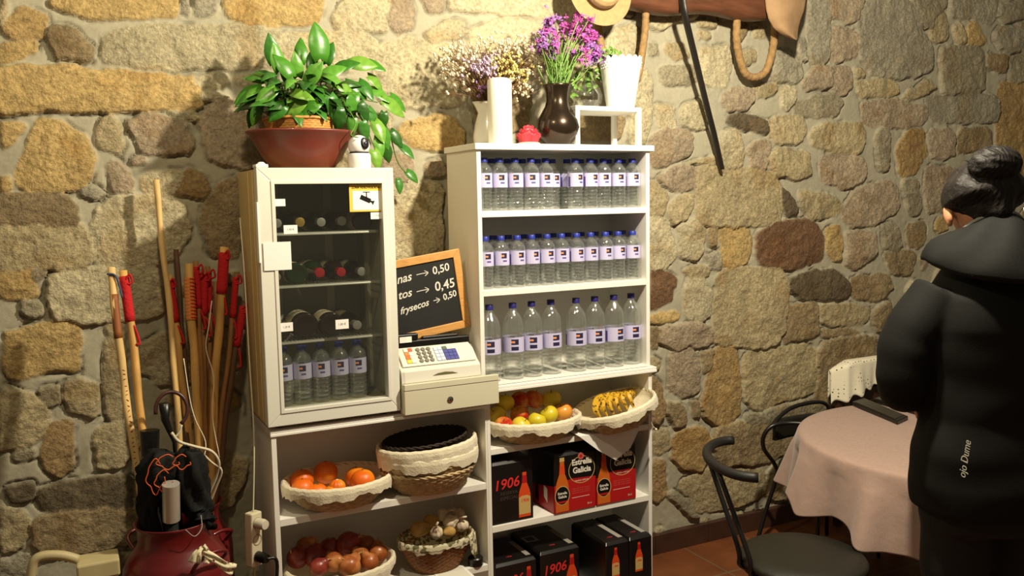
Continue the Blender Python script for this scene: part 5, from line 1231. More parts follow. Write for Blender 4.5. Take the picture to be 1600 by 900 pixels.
# ---------------------------------------------------------------- milk cans with sticks and umbrellas
REDP = mat('red_can_enamel', (98, 15, 17), rough=.38, var=.25, vscale=9, coat=.2)
def milkcan(label, cx, cy, zt, rb, rn):
    t = thing('milk_can', label, 'milk can', (cx, cy, 0)); q = MB(); sh = zt-.115
    q.lathe([(rb*.92, 0), (rb, .008), (rb, .03), (rb*.985, .05), (rb*.985, sh-.06), (rb*.97, sh-.03), (rb*.86, sh+.005), (rn*1.06, sh+.035), (rn, sh+.055), (rn, zt-.025), (rn*1.04, zt-.012), (rn*1.09, zt-.002), (rn*1.07, zt), (rn*.98, zt-.008), (rn*.93, zt-.03), (rn*.93, sh+.05), (rb*.9, sh-.03), (rb*.93, .02), (0, .015)], 48, c=(cx, cy, 0), cap=False)
    q.build('can_body', REDP, t, smooth=True)
    for s_ in (-1, 1):
        q = MB(); a0 = R(-62) if s_ > 0 else R(118)
        d = Vector((math.cos(a0), math.sin(a0), 0)); sd = Vector((-d.y, d.x, 0)); b0 = Vector((cx, cy, sh+.0))
        q.tube(smooth_path([b0+d*rb*.93-sd*.05+Vector((0, 0, -.01)), b0+d*(rb+.025)-sd*.05+Vector((0, 0, .03)), b0+d*(rb+.03)+Vector((0, 0, .045)), b0+d*(rb+.025)+sd*.05+Vector((0, 0, .03)), b0+d*rb*.93+sd*.05+Vector((0, 0, -.01))], 6), .0065, 8); q.build('handle', REDP, t, smooth=True)
    return t
C1 = (-1.150, -.420); C2 = (-1.075, -.085)
milkcan('dark red milk can in front, holding umbrellas and walking sticks', C1[0], C1[1], .765, .165, .112)
milkcan('dark red milk can behind, against the wall, holding walking sticks', C2[0], C2[1], .70, .150, .108)
lc = at(335, 895, 'y', -.62); t = thing('milk_can_lid', 'red milk can lid standing on edge before the front can', 'lid', (lc.x, -.60, 0))
Ml = Matrix.Translation((lc.x, -.625, lc.z-.085)) @ Matrix.Rotation(R(76), 4, 'X')
WOODS = [mat('stick_wood_%s' % n_, c_, rough=.6, var=.3, vscale=25, stretch=(1, 1, .25), bump=.3, bscale=40) for n_, c_ in (('honey', (208, 160, 88)), ('pale', (222, 186, 122)), ('brown', (150, 104, 56)), ('dark', (92, 62, 38)))]
for m_n in (0,): pass
bpy.data.objects.remove(t)
REDY = mat('red_yarn', (186, 20, 26), rough=.9, bump=.8, bscale=120); STRP = mat('striped_yarn', (206, 110, 60), rough=.9)
def stick(label, top, low_, can, r, wood, wrap=None, ty=None, knots=0, dark=None, cy=None):
    """top and low_ are photo points; the stick runs through both and down into its can"""
    ty = (-.185 if can == 1 else .030) if ty is None else ty; ny = (-.355 if can == 1 else -.075) if cy is None else cy
    T = at(top[0], top[1], 'y', ty); N_ = at(low_[0], low_[1], 'y', ny); C_ = C1 if can == 1 else C2; rad = .10 if can == 1 else .09
    # foot of the stick on the can bottom
    k = (T.z-.03)/(T.z-N_.z); B = T+(N_-T)*k; off = Vector((B.x-C_[0], B.y-C_[1])); 
    if off.length > rad*1.25: off = off.normalized()*rad*1.25
    B = Vector((C_[0]+off.x, C_[1]+off.y, .03)); 
    t = thing('walking_stick', label, 'stick', tuple(B)); ln = (T-N_).length; P = []; n_ = 26
    side_ = Vector((1, 0, 0))
    low_pt = N_
    for i in range(n_+1):
        f_ = i/n_
        if f_ < .5: p_ = B+(low_pt-B)*(f_*2)
        else: p_ = low_pt+(T-low_pt)*((f_-.5)*2)
        w_ = .0035*math.sin(f_*11+top[0])+.002*math.sin(f_*29+top[1]); P.append(p_+side_*w_)
    q = MB(); q.tube(P, [r*(1+.06*math.sin(i*2.3+top[0])) for i in range(n_+1)], 10); q.build('shaft', wood, t, smooth=True)
    d = (T-low_pt).normalized()
    def seg(a, b_, rr, mt, nm, n2=8, rings=0):
        q = MB(); n3 = max(n2, rings*2+1); pts = [T-d*(a+(b_-a)*i/(n3-1)) for i in range(n3)]
        pts = [p_+side_*(.0035*math.sin((1-(a+(b_-a)*i/(n3-1))/ln*.5)*11+top[0])) for i, p_ in enumerate(pts)]
        q.tube(pts, [rr*(1+(.06 if rings and i % 2 else 0)) for i in range(n3)], 12); return q.build(nm, mt, t, smooth=not rings)
    if wrap == 'red': seg(.02, .17, r*1.28, REDY, 'red_yarn_wrap'); MB().tube(smooth_path([T-d*.17, T-d*.19+Vector((.012, -.01, 0)), T-d*.24+Vector((.022, -.014, 0)), T-d*.235+Vector((.012, -.014, -.01))], 5), .004, 7).build('yarn_tassel', REDY, t, smooth=True); MB().tube(smooth_path([T-d*.03+Vector((.0, -r, 0)), T-d*.02+Vector((.014, -r-.006, .008)), T-d*.035+Vector((.02, -r-.004, -.004)), T-d*.045+Vector((.004, -r, 0))], 5), .0035, 7).build('yarn_bow', REDY, t, smooth=True)
    if wrap == 'stripe': seg(.05, .20, r*1.22, mat('orange_yarn', (212, 132, 66), rough=.9), 'striped_yarn_wrap', rings=12); q = MB(); [q.lathe([(r*1.3, -.0022), (r*1.34, 0), (r*1.3, .0022)], 12, M=Matrix.Translation(T-d*(.055+i*.0125)) @ d.to_track_quat('Z', 'Y').to_matrix().to_4x4()) for i in range(12)]; q.build('red_yarn_rings', REDY, t)
    if wrap == 'brown': seg(.09, .235, r*1.06, mat('bark_brown', (140, 82, 36), rough=.6), 'bark_band'); q = MB(); q.tube(smooth_path([T-d*.02+Vector((-.012, -r, 0)), T-d*.025+Vector((.01, -r-.004, 0)), T-d*.06+Vector((.02, -r, 0)), T-d*.10+Vector((.024, -r, 0))], 5), .0035, 7); q.build('blue_cord', mat('blue_cord', (60, 70, 100), rough=.8), t, smooth=True)
    if wrap == 'brown':
        q = MB()
        for i in range(26):
            p_ = T+(low_pt-T)*(.42+i*.021)+Vector((.001*math.sin(i*2.1), -r*1.04, 0)); q.tube([p_+Vector((-.003, 0, .004*math.sin(i*1.3))), p_+Vector((.0035, 0, -.004*math.cos(i*1.9)))], .0011, 4)
        q.build('red_writing', mat('red_pen', (150, 30, 24), rough=.8), t)
    return t
ws = WOODS
stick('pale walking stick with a brown bark band and blue cord, leftmost of all', (172, 418), (222, 800), 1, .0125, ws[1], 'brown')
stick('honey walking stick with a red yarn wrap, second from the left', (194, 423), (236, 800), 1, .0125, ws[0], 'red', ty=-.18)
stick('tallest pale twisted stick reaching far above the others', (245, 281), (282, 690), 2, .0105, ws[1], None, ty=.0)
stick('honey stick with a short red wrap right of the tallest stick', (262, 430), (300, 700), 2, .0125, ws[0], 'red', ty=.01)
stick('dark knobbly stick in the shade behind the tallest stick', (277, 390), (295, 690), 2, .0095, ws[3], None, ty=.05)
stick('honey stick with an orange and red striped yarn wrap', (296, 412), (312, 745), 2, .0145, ws[0], 'stripe', ty=-.03, cy=-.12)
stick('stick with a dense red yarn braid just right of the striped stick', (307, 408), (318, 745), 2, .0095, ws[2], 'red', ty=.0)
stick('brown stick with a long red wrap in the middle of the right bunch', (317, 420), (322, 745), 2, .0115, ws[2], 'red', ty=.02)
stick('thin brown stick with a red wrap, half hidden behind its neighbours', (326, 416), (328, 745), 2, .0100, ws[2], 'red', ty=.045)
stick('thick honey stick with a pale bare top above its red wrap', (349, 386), (330, 740), 2, .0150, ws[0], 'red', ty=-.02)
stick('thin stick with a dull red striped wrap near the fridge', (369, 425), (338, 740), 2, .0095, ws[2], 'red', ty=.0)
stick('dark brown stick leaning closest to the fridge side', (380, 470), (342, 735), 2, .0115, ws[3], 'red', ty=-.01)
stick('brown stick between the two sticks with the thickest red wraps', (338, 440), (334, 745), 2, .0105, ws[2], None, ty=.04)
# red writing down the leftmost stick
WB = mat('white_branch', (206, 196, 170), rough=.7)
q = MB(); q.tube(smooth_path([at(268, 676, 'y', -.42), at(280, 690, 'y', -.42), at(305, 698, 'y', -.42), at(330, 705, 'y', -.41), at(342, 722, 'y', -.40), at(338, 745, 'y', -.38), at(325, 775, 'y', -.36), at(318, 800, 'y', -.35), at(312, 840, 'y', -.36)], 5), .0048, 8); q.tube(smooth_path([at(272, 685, 'y', -.42), at(280, 676, 'y', -.42), at(284, 664, 'y', -.42)], 4), .0036, 7)
q.tube(smooth_path([at(310, 702, 'y', -.41), at(330, 722, 'y', -.40), at(346, 735, 'y', -.39), at(338, 760, 'y', -.37), at(326, 790, 'y', -.35)], 5), .0040, 7)
o = q.build('bare_branch', WB, smooth=True); tag(o, 'crooked white branch bending out of the front milk can', 'branch')
q = MB(); q.tube(smooth_path([at(287, 560, 'y', -.19), at(296, 620, 'y', -.2), at(305, 655, 'y', -.21), at(321, 690, 'y', -.22), at(318, 720, 'y', -.24)], 5), .0018, 6); q.tube(smooth_path([at(331, 470, 'y', -.1), at(326, 510, 'y', -.12), at(322, 545, 'y', -.12), at(334, 590, 'y', -.13), at(332, 650, 'y', -.15), at(343, 715, 'y', -.18)], 5), .0018, 6)
o = q.build('hanging_string', CLOTH, smooth=True); tag(o, 'thin pale strings dangling among the walking sticks', 'string')
UBK = mat('umbrella_black', (11, 12, 12), rough=.8, spec=.3, bump=.6, bscale=40); ORT = mat('orange_trim', (214, 92, 36), rough=.6)
def crumple(pts, radii, seed, mt, name, parent, amp=.22):
    sp = smooth_path(pts, 6); n_ = len(sp); rs = [radii[0]+(radii[-1]-radii[0])*i/(n_-1) if len(radii) == 2 else radii[min(int(i/(n_-1)*(len(radii)-1)), len(radii)-2)]*(1-frac(i/(n_-1)*(len(radii)-1)))+radii[min(int(i/(n_-1)*(len(radii)-1))+1, len(radii)-1)]*frac(i/(n_-1)*(len(radii)-1)) for i in range(n_)]
    q = MB(); vs = []; nu = 28
    for i, p_ in enumerate(sp):
        t_ = (sp[min(i+1, n_-1)]-sp[max(i-1, 0)]).normalized(); a_ = t_.orthogonal().normalized(); b_ = t_.cross(a_)
        for k in range(nu):
            an = k/nu*6.283+i*.08; r = rs[i]*(1+amp*math.sin(5*an+seed+i*.25)+amp*.5*math.sin(9*an-i*.4)); vs.append(p_+a_*math.cos(an)*r+b_*math.sin(an)*r)
    q.add(vs, [(j*nu+i, j*nu+(i+1) % nu, (j+1)*nu+(i+1) % nu, (j+1)*nu+i) for j in range(n_-1) for i in range(nu)]+[tuple(range(nu)), tuple((n_-1)*nu+i for i in range(nu))]); return q.build(name, mt, parent, smooth=True)
u1 = thing('umbrella', 'folded black umbrella with orange edged frills in the front milk can', 'umbrella', (-1.20, -.47, .04))
crumple([at(258, 703, 'y', -.45), at(256, 709, 'y', -.45), at(248, 735, 'y', -.45), at(240, 770, 'y', -.44), at(238, 812, 'y', -.43), Vector((-1.17, -.45, .45)), Vector((-1.17, -.45, .03))], [.012, .040, .054, .044, .036, .02, .012], 1, UBK, 'folded_canopy', u1)
q = MB(); rr_ = random.Random(6)
for (cu, cv, rx_, ry_) in ((262, 722, 34/2, 10), (243, 745, 14, 24), (284, 722, 13, 10), (256, 752, 14, 15)):
    pts = [at(cu+rx_*math.cos(a)*(1+.15*math.sin(5*a)), cv+ry_*math.sin(a)*(1+.2*math.cos(4*a)), 'y', -.522) for a in [i/14*5.2 for i in range(15)]]; q.tube(smooth_path(pts, 4), .0017, 6)
q.build('orange_trim', ORT, u1, smooth=True)
u2 = thing('umbrella', 'plain folded black umbrella right of the orange edged one', 'umbrella', (-1.09, -.44, .04))
crumple([at(297, 701, 'y', -.46), at(295, 707, 'y', -.46), at(298, 740, 'y', -.46), at(302, 770, 'y', -.45), at(314, 800, 'y', -.46), at(318, 822, 'y', -.50)], [.010, .034, .046, .046, .042, .018], 4, UBK, 'folded_canopy', u2)
MB().tube([at(298, 760, 'y', -.44), Vector((-1.10, -.42, .5)), Vector((-1.10, -.43, .03))], .008, 8).build('pole', BLACK, u2)
MB().tube(smooth_path([at(314, 805, 'y', -.51), at(315, 825, 'y', -.54), at(304, 838, 'y', -.56), at(290, 828, 'y', -.56)], 5), .0014, 6).build('wrist_cord', mat('grey_cord', (150, 140, 140)), u2, smooth=True)
u3 = thing('umbrella', 'umbrella with a big round brown hoop handle', 'umbrella', (-1.14, -.40, .04))
hp = at(268, 640, 'y', -.38); q = MB(); q.tube([hp+Vector((.048*math.cos(a), .012*math.sin(a), .055*math.sin(a))) for a in [R(-60)+i/20*R(250) for i in range(21)]], .0062, 9); q.build('hoop_handle', mat('brown_handle', (66, 36, 32), rough=.35), u3, smooth=True)
hb = at(258, 655, 'y', -.38); MB().tube([at(257, 630, 'y', -.38), hb, at(272, 690, 'y', -.385), at(277, 740, 'y', -.39), Vector((-1.13, -.41, .5)), Vector((-1.13, -.42, .03))], [.018, .013, .006, .006, .008, .004], 10).build('shaft', BLACK, u3, smooth=True)
u4 = thing('umbrella', 'umbrella with a polished metal tube handle at the can mouth', 'umbrella', (-1.16, -.50, .04))
mh = at(267, 756, 'y', -.528); ml = at(268, 812, 'y', -.505)
MB().tube([mh, ml], .026, 20).build('metal_handle', mat('brushed_metal', (206, 202, 190), rough=.3, metal=.55), u4, smooth='auto')
MB().tube([ml, Vector((-1.16, -.48, .4)), Vector((-1.16, -.47, .03))], [.02, .018, .006], 12).build('folded_canopy', UBK, u4, smooth=True)
u5 = thing('umbrella', 'black umbrella handle standing upright behind the orange edged one', 'umbrella', (-1.17, -.37, .04))
a_ = at(234, 672, 'y', -.36); MB().tube([a_, at(235, 712, 'y', -.365)], [.030, .026], 16).build('grip', BLACK, u5, smooth='auto'); MB().tube([at(235, 712, 'y', -.365), Vector((-1.17, -.38, .03))], [.018, .008], 10).build('folded_canopy', UBK, u5, smooth=True)
# lace bow on the can handle
LACE = bpy.data.materials.new('crochet_lace'); LACE.use_nodes = True; nt = LACE.node_tree; N = nt.nodes; L = nt.links; b = N['Principled BSDF']; b.inputs['Roughness'].default_value = .95; b.inputs['Base Color'].default_value = lin((226, 216, 180))+(1,)
tc = N.new('ShaderNodeTexCoord'); vo = N.new('ShaderNodeTexVoronoi'); vo.inputs['Scale'].default_value = 75; vo.inputs['Randomness'].default_value = .35; L.new(tc.outputs['Object'], vo.inputs['Vector'])
mm = N.new('ShaderNodeMath'); mm.operation = 'GREATER_THAN'; mm.inputs[1].default_value = .30; L.new(vo.outputs['Distance'], mm.inputs[0]); L.new(mm.outputs[0], b.inputs['Alpha'])
q = MB()
def ribbon(q, pts, w_, wv=0):
    sp = smooth_path(pts, 6); n_ = len(sp); vs = []
    for i, p_ in enumerate(sp):
        f_ = i/(n_-1); ww = w_[0]*(1-f_)+w_[1]*f_; t_ = (sp[min(i+1, n_-1)]-sp[max(i-1, 0)]).normalized(); s_ = t_.cross(Vector((0, -1, 0))).normalized()
        for k in range(7): a_ = (k/6-.5); vs.append(p_+s_*ww*a_*2+Vector((0, -.006*math.cos(a_*9+i*.5), 0)))
    q.add(vs, [(i*7+k, i*7+k+1, (i+1)*7+k+1, (i+1)*7+k) for i in range(n_-1) for k in range(6)])
yb2 = -.615
ribbon(q, [at(317, 856, 'y', yb2), at(309, 864, 'y', yb2-.01), at(303, 880, 'y', yb2-.01)], (.008, .018)); ribbon(q, [at(318, 852, 'y', yb2), at(324, 866, 'y', yb2), at(326, 880, 'y', yb2-.02)], (.006, .012)); ribbon(q, [at(318, 862, 'y', yb2), at(335, 872, 'y', yb2-.02), at(352, 885, 'y', yb2-.03), at(366, 890, 'y', yb2-.03)], (.008, .017))
lb = q.build('lace_bow', LACE, smooth=True, solid=.0015); tag(lb, 'cream crochet bow tied on the front milk can handle', 'bow')
# ---------------------------------------------------------------- power strip and its cable
PSM = mat('ivory_plastic', (212, 202, 172), rough=.5)
ps = thing('power_strip', 'ivory power strip hanging by its cable beside the left cabinet', 'power strip', (-.885, -.30, .48))
a = at(391, 803, 'y', -.30); b2 = at(397, 886, 'y', -.30); pcx = -.885; Mp = Matrix.Translation((pcx, -.285, (a.z+b2.z)/2)) @ Matrix.Rotation(R(32), 4, 'Z') @ Matrix.Rotation(R(2), 4, 'Y')
hh = (a.z-b2.z)/2; q = MB().box(-.024, .024, -.018, .018, -hh, hh, M=Mp); q.build('housing', PSM, ps, bevel=.005)
for k in range(3):
    z_ = hh*.62-k*hh*.62; Ms = Mp @ Matrix.Translation((0, -.0182, z_)) @ Matrix.Rotation(R(90), 4, 'X')
    MB().lathe([(.0195, 0), (.0195, .0012), (.0165, .0012), (.0165, -.006), (0, -.006)], 24, M=Ms, cap=False).build('socket', mat('socket_grey', (150, 140, 112), rough=.6), ps, smooth='auto')
Ms = Mp @ Matrix.Translation((0, -.0182, hh*.62)) @ Matrix.Rotation(R(90), 4, 'X'); MB().lathe([(.018, -.004), (.019, .03), (.016, .042), (0, .043)], 12, M=Ms, cap=False).build('plug', mat('plug_white', (206, 198, 178), rough=.5), ps, smooth='auto')
Ms = Mp @ Matrix.Translation((0, -.0182, -hh*.62)) @ Matrix.Rotation(R(90), 4, 'X'); MB().lathe([(.018, -.004), (.019, .028), (.015, .046), (0, .047)], 14, M=Ms, cap=False).build('black_plug', BLACK, ps, smooth='auto')
q = MB(); q.tube(smooth_path([Mp @ Vector((0, 0, hh-.002)), Mp @ Vector((.002, 0, hh+.03)), at(397, 720, 'y', -.27), at(396, 660, 'y', -.25), at(395, 560, 'y', -.20)+Vector((-.012, 0, 0)), at(391, 430, 'y', -.1)+Vector((-.02, 0, 0)), at(388, 340, 'y', .02)+Vector((-.03, 0, 0))], 6), .0026, 8)
q.build('supply_cable', PSM, ps, smooth=True)
MB().tube(smooth_path([Mp @ Vector((0, 0, -hh+.002)), Mp @ Vector((0, 0, -hh-.04)), Vector((-.89, -.29, .25)), Vector((-.9, -.25, .008))], 6), .0034, 8).build('lower_cable', PSM, ps, smooth=True)
MB().tube(smooth_path([Mp @ Vector((0, -.062, -hh*.62)), Mp @ Vector((.03, -.08, -hh*.8)), Vector((-.835, -.36, .38)), Vector((-.83, -.34, .2)), Vector((-.83, -.30, .008))], 6), .006, 8).build('black_cable', BLACK, ps, smooth=True)
# ---------------------------------------------------------------- beige step stool, lower left
BEI = mat('beige_plastic', (186, 172, 128), rough=.5, var=.08, vscale=12)
st = thing('step_stool', 'beige plastic folding step stool at the bottom left against the stone wall', 'step stool', (-1.45, -.5, 0))
P = lambda u, v, y=-.46: at(u, v, 'y', y)
q = MB(); q.tube(smooth_path([P(44, 935), P(48, 900), P(54, 876), P(70, 868), P(98, 868), P(122, 874)], 6), .014, 10); q.build('arched_handle', BEI, st, smooth=True)
a = P(120, 868); b2 = P(184, 886); zt_ = (a.z+b2.z)/2+.010
q = MB(); q.box(P(118, 870).x, P(186, 870).x, -.50, -.40, zt_-.052, zt_); q.build('end_block', BEI, st, bevel=.006)
MB().lathe([(.009, 0), (.009, .002)], 14, M=Matrix.Translation((P(186, 870).x+.0002, -.45, zt_-.026)) @ Matrix.Rotation(R(90), 4, 'Y'), sx=1, sy=.6).build('dark_hole', BLACK, st)
q = MB(); xa = P(46, 900).x; xb = P(184, 880).x
q.box(xa-.012, xa+.016, -.49, -.44, 0, P(46, 915).z); q.box(xb-.030, xb-.002, -.49, -.43, 0, zt_-.05); q.box(xa-.012, xa+.016, -.24, -.20, 0, .52); q.box(xb-.03, xb-.002, -.24, -.20, 0, .52); q.build('side_frame', BEI, st, bevel=.006)
for z_ in (.22, .44): MB().box(xa-.010, xb-.004, -.49, -.20, z_, z_+.025).build('step', BEI, st, bevel=.006)
# ---------------------------------------------------------------- table, cloth, chairs
TC = Vector((1.828, -1.025, 0)); TR = .632
tb = thing('round_table', 'round pedestal table under the dusty pink cloth', 'table', TC)
DKM = mat('black_metal', (18, 16, 15), rough=.35, spec=.6)
MB().lathe([(TR-.02, .722), (TR-.006, .724), (TR-.004, .742), (TR-.012, .745)], 64, c=TC).build('tabletop', mat('table_wood', (96, 60, 34), rough=.5), tb, smooth='auto')
MB().lathe([(.028, .04), (.028, .72)], 24, c=TC).lathe([(.12, .70), (.12, .7215)], 24, c=TC).build('pedestal', DKM, tb, smooth='auto')
for k in range(4):
    a = R(45+90*k); d = Vector((math.cos(a), math.sin(a), 0)); MB().tube([TC+Vector((0, 0, .09))+d*.02, TC+Vector((0, 0, .055))+d*.2, TC+Vector((0, 0, .018))+d*.40], [.022, .018, .014], 10).build('foot', DKM, tb, smooth=True)
PINK = bpy.data.materials.new('dusty_pink_linen'); PINK.use_nodes = True; nt = PINK.node_tree; N = nt.nodes; L = nt.links; b = N['Principled BSDF']; b.inputs['Roughness'].default_value = .9; b.inputs['Sheen Weight'].default_value = .2
tc = N.new('ShaderNodeTexCoord'); mp = N.new('ShaderNodeMapping'); mp.inputs['Scale'].default_value = (60, 700, 700); mp.inputs['Rotation'].default_value = (0, 0, R(25)); L.new(tc.outputs['Object'], mp.inputs[0]); n1 = N.new('ShaderNodeTexNoise'); n1.inputs['Scale'].default_value = 1; n1.inputs['Detail'].default_value = 2; L.new(mp.outputs[0], n1.inputs['Vector'])
cr = N.new('ShaderNodeValToRGB'); cr.color_ramp.elements[0].position = .3; cr.color_ramp.elements[0].color = lin((148, 122, 110))+(1,); cr.color_ramp.elements[1].position = .7; cr.color_ramp.elements[1].color = lin((174, 147, 135))+(1,); L.new(n1.outputs[0], cr.inputs[0]); L.new(cr.outputs[0], b.inputs['Base Color'])
n2 = N.new('ShaderNodeTexNoise'); n2.inputs['Scale'].default_value = 9; n2.inputs['Detail'].default_value = 4; L.new(tc.outputs['Object'], n2.inputs['Vector']); bp = N.new('ShaderNodeBump'); bp.inputs['Strength'].default_value = .5; bp.inputs['Distance'].default_value = .012; L.new(n2.outputs[0], bp.inputs['Height']); L.new(bp.outputs[0], b.inputs['Normal'])
q = MB()
def drop_at(a):
    K_ = ((0, .25), (45, .45), (90, .25), (135, .27), (154, .205), (163, .265), (179, .225), (192, .275), (208, .29), (222, .38), (235, .47), (250, .42), (270, .28), (315, .45), (360, .25))
    g = math.degrees(a) % 360
    for (p, x), (q_, y) in zip(K_, K_[1:]):
        if p <= g <= q_: f_ = (g-p)/(q_-p); f_ = f_*f_*(3-2*f_); return x+(y-x)*f_
def cl(u, v):
    a = 2*math.pi*u; zt = .7465
    if v < .34: r = TR*v/.34; return (TC.x+r*math.cos(a), TC.y+r*math.sin(a), zt+.0015*math.sin(r*14+a*2))
    k = (v-.34)/.66; D = drop_at(a); fold = math.sin(14*a+1.3*math.sin(3*a+1)+.4); fold = .6*fold+.5*fold*abs(fold)
    edge = min(1, k/.07); r = TR+.007*math.sin(edge*math.pi/2)+k*(.050+.040*fold*min(1, k*3.5)+.012*math.sin(29*a))
    z = zt-.007*(1-math.cos(edge*math.pi/2))-k*D+.006*math.sin(9*a)*k
    return (TC.x+r*math.cos(a), TC.y+r*math.sin(a), z)
q.grid(360, 70, cl, wrapu=True); o = q.build('tablecloth', PINK, smooth=True, solid=.0015, loc=TC+Vector((0, 0, .7465))); tag(o, 'dusty pink tablecloth draped in folds over the round table', 'tablecloth')
# black cases lying on the cloth
for (uv, label) in ((((1331, 633), (1350, 627), (1419, 656), (1402, 664)), 'long flat black case lying nearest the left edge of the pink table'), (((1364, 628), (1380, 623), (1448, 642), (1436, 650)), 'second flat black case behind the longer one on the pink table')):
    P_ = [at(u, v, 'z', .7495) for u, v in uv]; q = MB(); q.add([(p_.x, p_.y, .7495) for p_ in P_]+[(p_.x, p_.y, .7675) for p_ in P_], [(3, 2, 1, 0), (4, 5, 6, 7), (0, 1, 5, 4), (1, 2, 6, 5), (2, 3, 7, 6), (3, 0, 4, 7)])
    c_ = sum(P_, Vector())/4; t = thing('flat_case', label, 'case', (c_.x, c_.y, .7495)); bx_ = q.build('case_body', BLACK, t, bevel=.004)
    q = MB(); I_ = [c_+(p_-c_)*.86 for p_ in P_]; q.add([(p_.x, p_.y, .7676) for p_ in I_]+[(p_.x, p_.y, .7688) for p_ in I_], [(3, 2, 1, 0), (4, 5, 6, 7), (0, 1, 5, 4), (1, 2, 6, 5), (2, 3, 7, 6), (3, 0, 4, 7)]); q.build('lid_panel', mat('case_lid', (30, 26, 24), rough=.3), t, bevel=.0005)
SEATM = mat('dark_olive_vinyl', (27, 26, 18), rough=.5, bump=.2, bscale=80)
def chair(label, S, ang, bc, half=.235, sag=.135, seat_r=.225, hz=.785):
    """round seated tube chair; ang is the direction of its back"""
    t = thing('tube_chair', label, 'chair', (S[0], S[1], 0)); S = Vector((S[0], S[1], 0)); d = Vector((math.cos(ang), math.sin(ang), 0)); sd = Vector((-d.y, d.x, 0))
    MB().lathe([(0, .425), (seat_r*.9, .425), (seat_r, .434), (seat_r, .446), (seat_r*.96, .457), (seat_r*.6, .463), (0, .463)], 48, c=S, cap=False).build('seat', SEATM, t, smooth=True)
    q = MB(); q.lathe([(seat_r*.92, .412), (seat_r*.97, .412), (seat_r*.97, .424), (seat_r*.92, .424), (seat_r*.92, .412)], 40, c=S, cap=False); q.build('seat_ring', DKM, t, smooth='auto')
    bc = Vector((bc[0], bc[1], 0)); q = MB()
    arc = [bc+Vector((0, 0, hz))+d*sag*math.sin(a)+sd*half*math.cos(a) for a in [i/24*R(180) for i in range(25)]]
    q.tube(arc, .018, 12); q.build('backrest', mat('black_rubber', (20, 18, 17), rough=.55), t, smooth=True)
    for s_ in (-1, 1):
        aa = R(84 if s_ < 0 else 62); dg_ = ang+R(6 if s_ < 0 else 26); e2 = Vector((math.cos(dg_), math.sin(dg_), 0)); p0 = bc+d*sag*math.sin(aa)+sd*half*math.cos(aa)+Vector((0, 0, hz-.006)); p1 = S+e2*(seat_r*1.06)+Vector((0, 0, .50)); p2 = S+e2*(seat_r*1.0)+Vector((0, 0, .425)); p3 = S+e2*seat_r*.6+Vector((0, 0, .405))
        MB().tube(smooth_path([p0, p1, p2, p3], 6), .0095, 10).build('back_post', DKM, t, smooth=True)
    for i in range(4):
        a = ang+R(45+90*i); e_ = Vector((math.cos(a), math.sin(a), 0)); MB().tube([S+e_*seat_r*.9+Vector((0, 0, .418)), S+e_*(seat_r*1.02)+Vector((0, 0, .2)), S+e_*(seat_r*1.12)+Vector((0, 0, .004))], .0095, 10).build('leg', DKM, t, smooth=True)
    return t
chair('black tube chair with a curved rubber backrest, nearest the cartons', (.905, -1.075), R(149), (.800, -.885))
# second chair near the wall with a wide looping back tube
t = thing('tube_chair', 'black tube chair with a looping arm, between the table and the wall', 'chair', (1.80, -.30, 0)); S = Vector((1.80, -.315, 0))
MB().lathe([(0, .425), (.18, .425), (.20, .434), (.20, .446), (.19, .457), (.12, .463), (0, .463)], 48, c=S, cap=False).build('seat', SEATM, t, smooth=True)
F_ = at(1181, 853, 'z', .012); q = MB(); pts = [Vector((F_.x, F_.y, .004)), at(1196, 800, 'y', -.115), at(1213, 745, 'y', -.14), at(1210, 725, 'y', -.15), at(1194, 702, 'y', -.16), at(1193, 682, 'y', -.17), at(1206, 666, 'y', -.19), at(1232, 661, 'y', -.22), at(1262, 664, 'y', -.28), at(1290, 680, 'y', -.36)]
q.tube(smooth_path(pts, 7), .0105, 12); q.build('looping_frame', DKM, t, smooth=True)
q = MB(); g_ = [S+Vector((.16, .13, .42)), S+Vector((.22, .16, .62)), S+Vector((.18, .17, .70)), S+Vector((.0, .18, .70)), S+Vector((-.12, .17, .66)), pts[6]]; q.tube(smooth_path(g_, 6), .0105, 10); q.build('back_tube', DKM, t, smooth=True)
q = MB(); q.grid(14, 8, lambda u, v: tuple(S+Vector((-.15+.30*u, .165+.02*math.sin(math.pi*u), .55+.10*v)))); q.build('back_pad', SEATM, t, smooth=True, solid=.02)
MB().tube([at(1213, 745, 'y', -.14), S+Vector((-.17, .05, .43))], .010, 10).build('seat_bracket', DKM, t, smooth=True)
for (ax, ay) in ((-.19, -.16), (.19, -.16), (.19, .14)): MB().tube([S+Vector((ax*.8, ay*.8, .43)), S+Vector((ax*1.08, ay*1.08, .004))], .0095, 10).build('leg', DKM, t, smooth=True)
# dark wooden chair with the crochet cloth, against the wall
DW = mat('dark_chair_wood', (62, 34, 22), rough=.4, var=.3, vscale=20)
wx0, wx1, wyb = 2.14, 2.60, -.075
t = thing('wooden_chair', 'dark wooden chair under the white crochet cloth, against the wall', 'chair', ((wx0+wx1)/2, -.28, 0))
for x in (wx0, wx1-.04): MB().box(x, x+.04, wyb-.035, wyb, 0, .86).build('back_leg', DW, t, bevel=.004); MB().box(x, x+.04, -.50, -.46, 0, .43).build('front_leg', DW, t, bevel=.004)
MB().box(wx0-.01, wx1+.01, -.51, wyb-.036, .43, .465).build('seat', DW, t, bevel=.006)
MB().box(wx0+.041, wx1-.041, wyb-.03, wyb-.008, .80, .865).build('top_rail', DW, t, bevel=.006)
MB().box(wx0+.041, wx1-.041, wyb-.03, wyb-.008, .66, .735).build('middle_rail', DW, t, bevel=.006)
for x in (wx0+.10, wx0+.2, wx0+.3): MB().box(x, x+.035, wyb-.027, wyb-.011, .466, .659).build('back_slat', DW, t, bevel=.003)
q = MB()
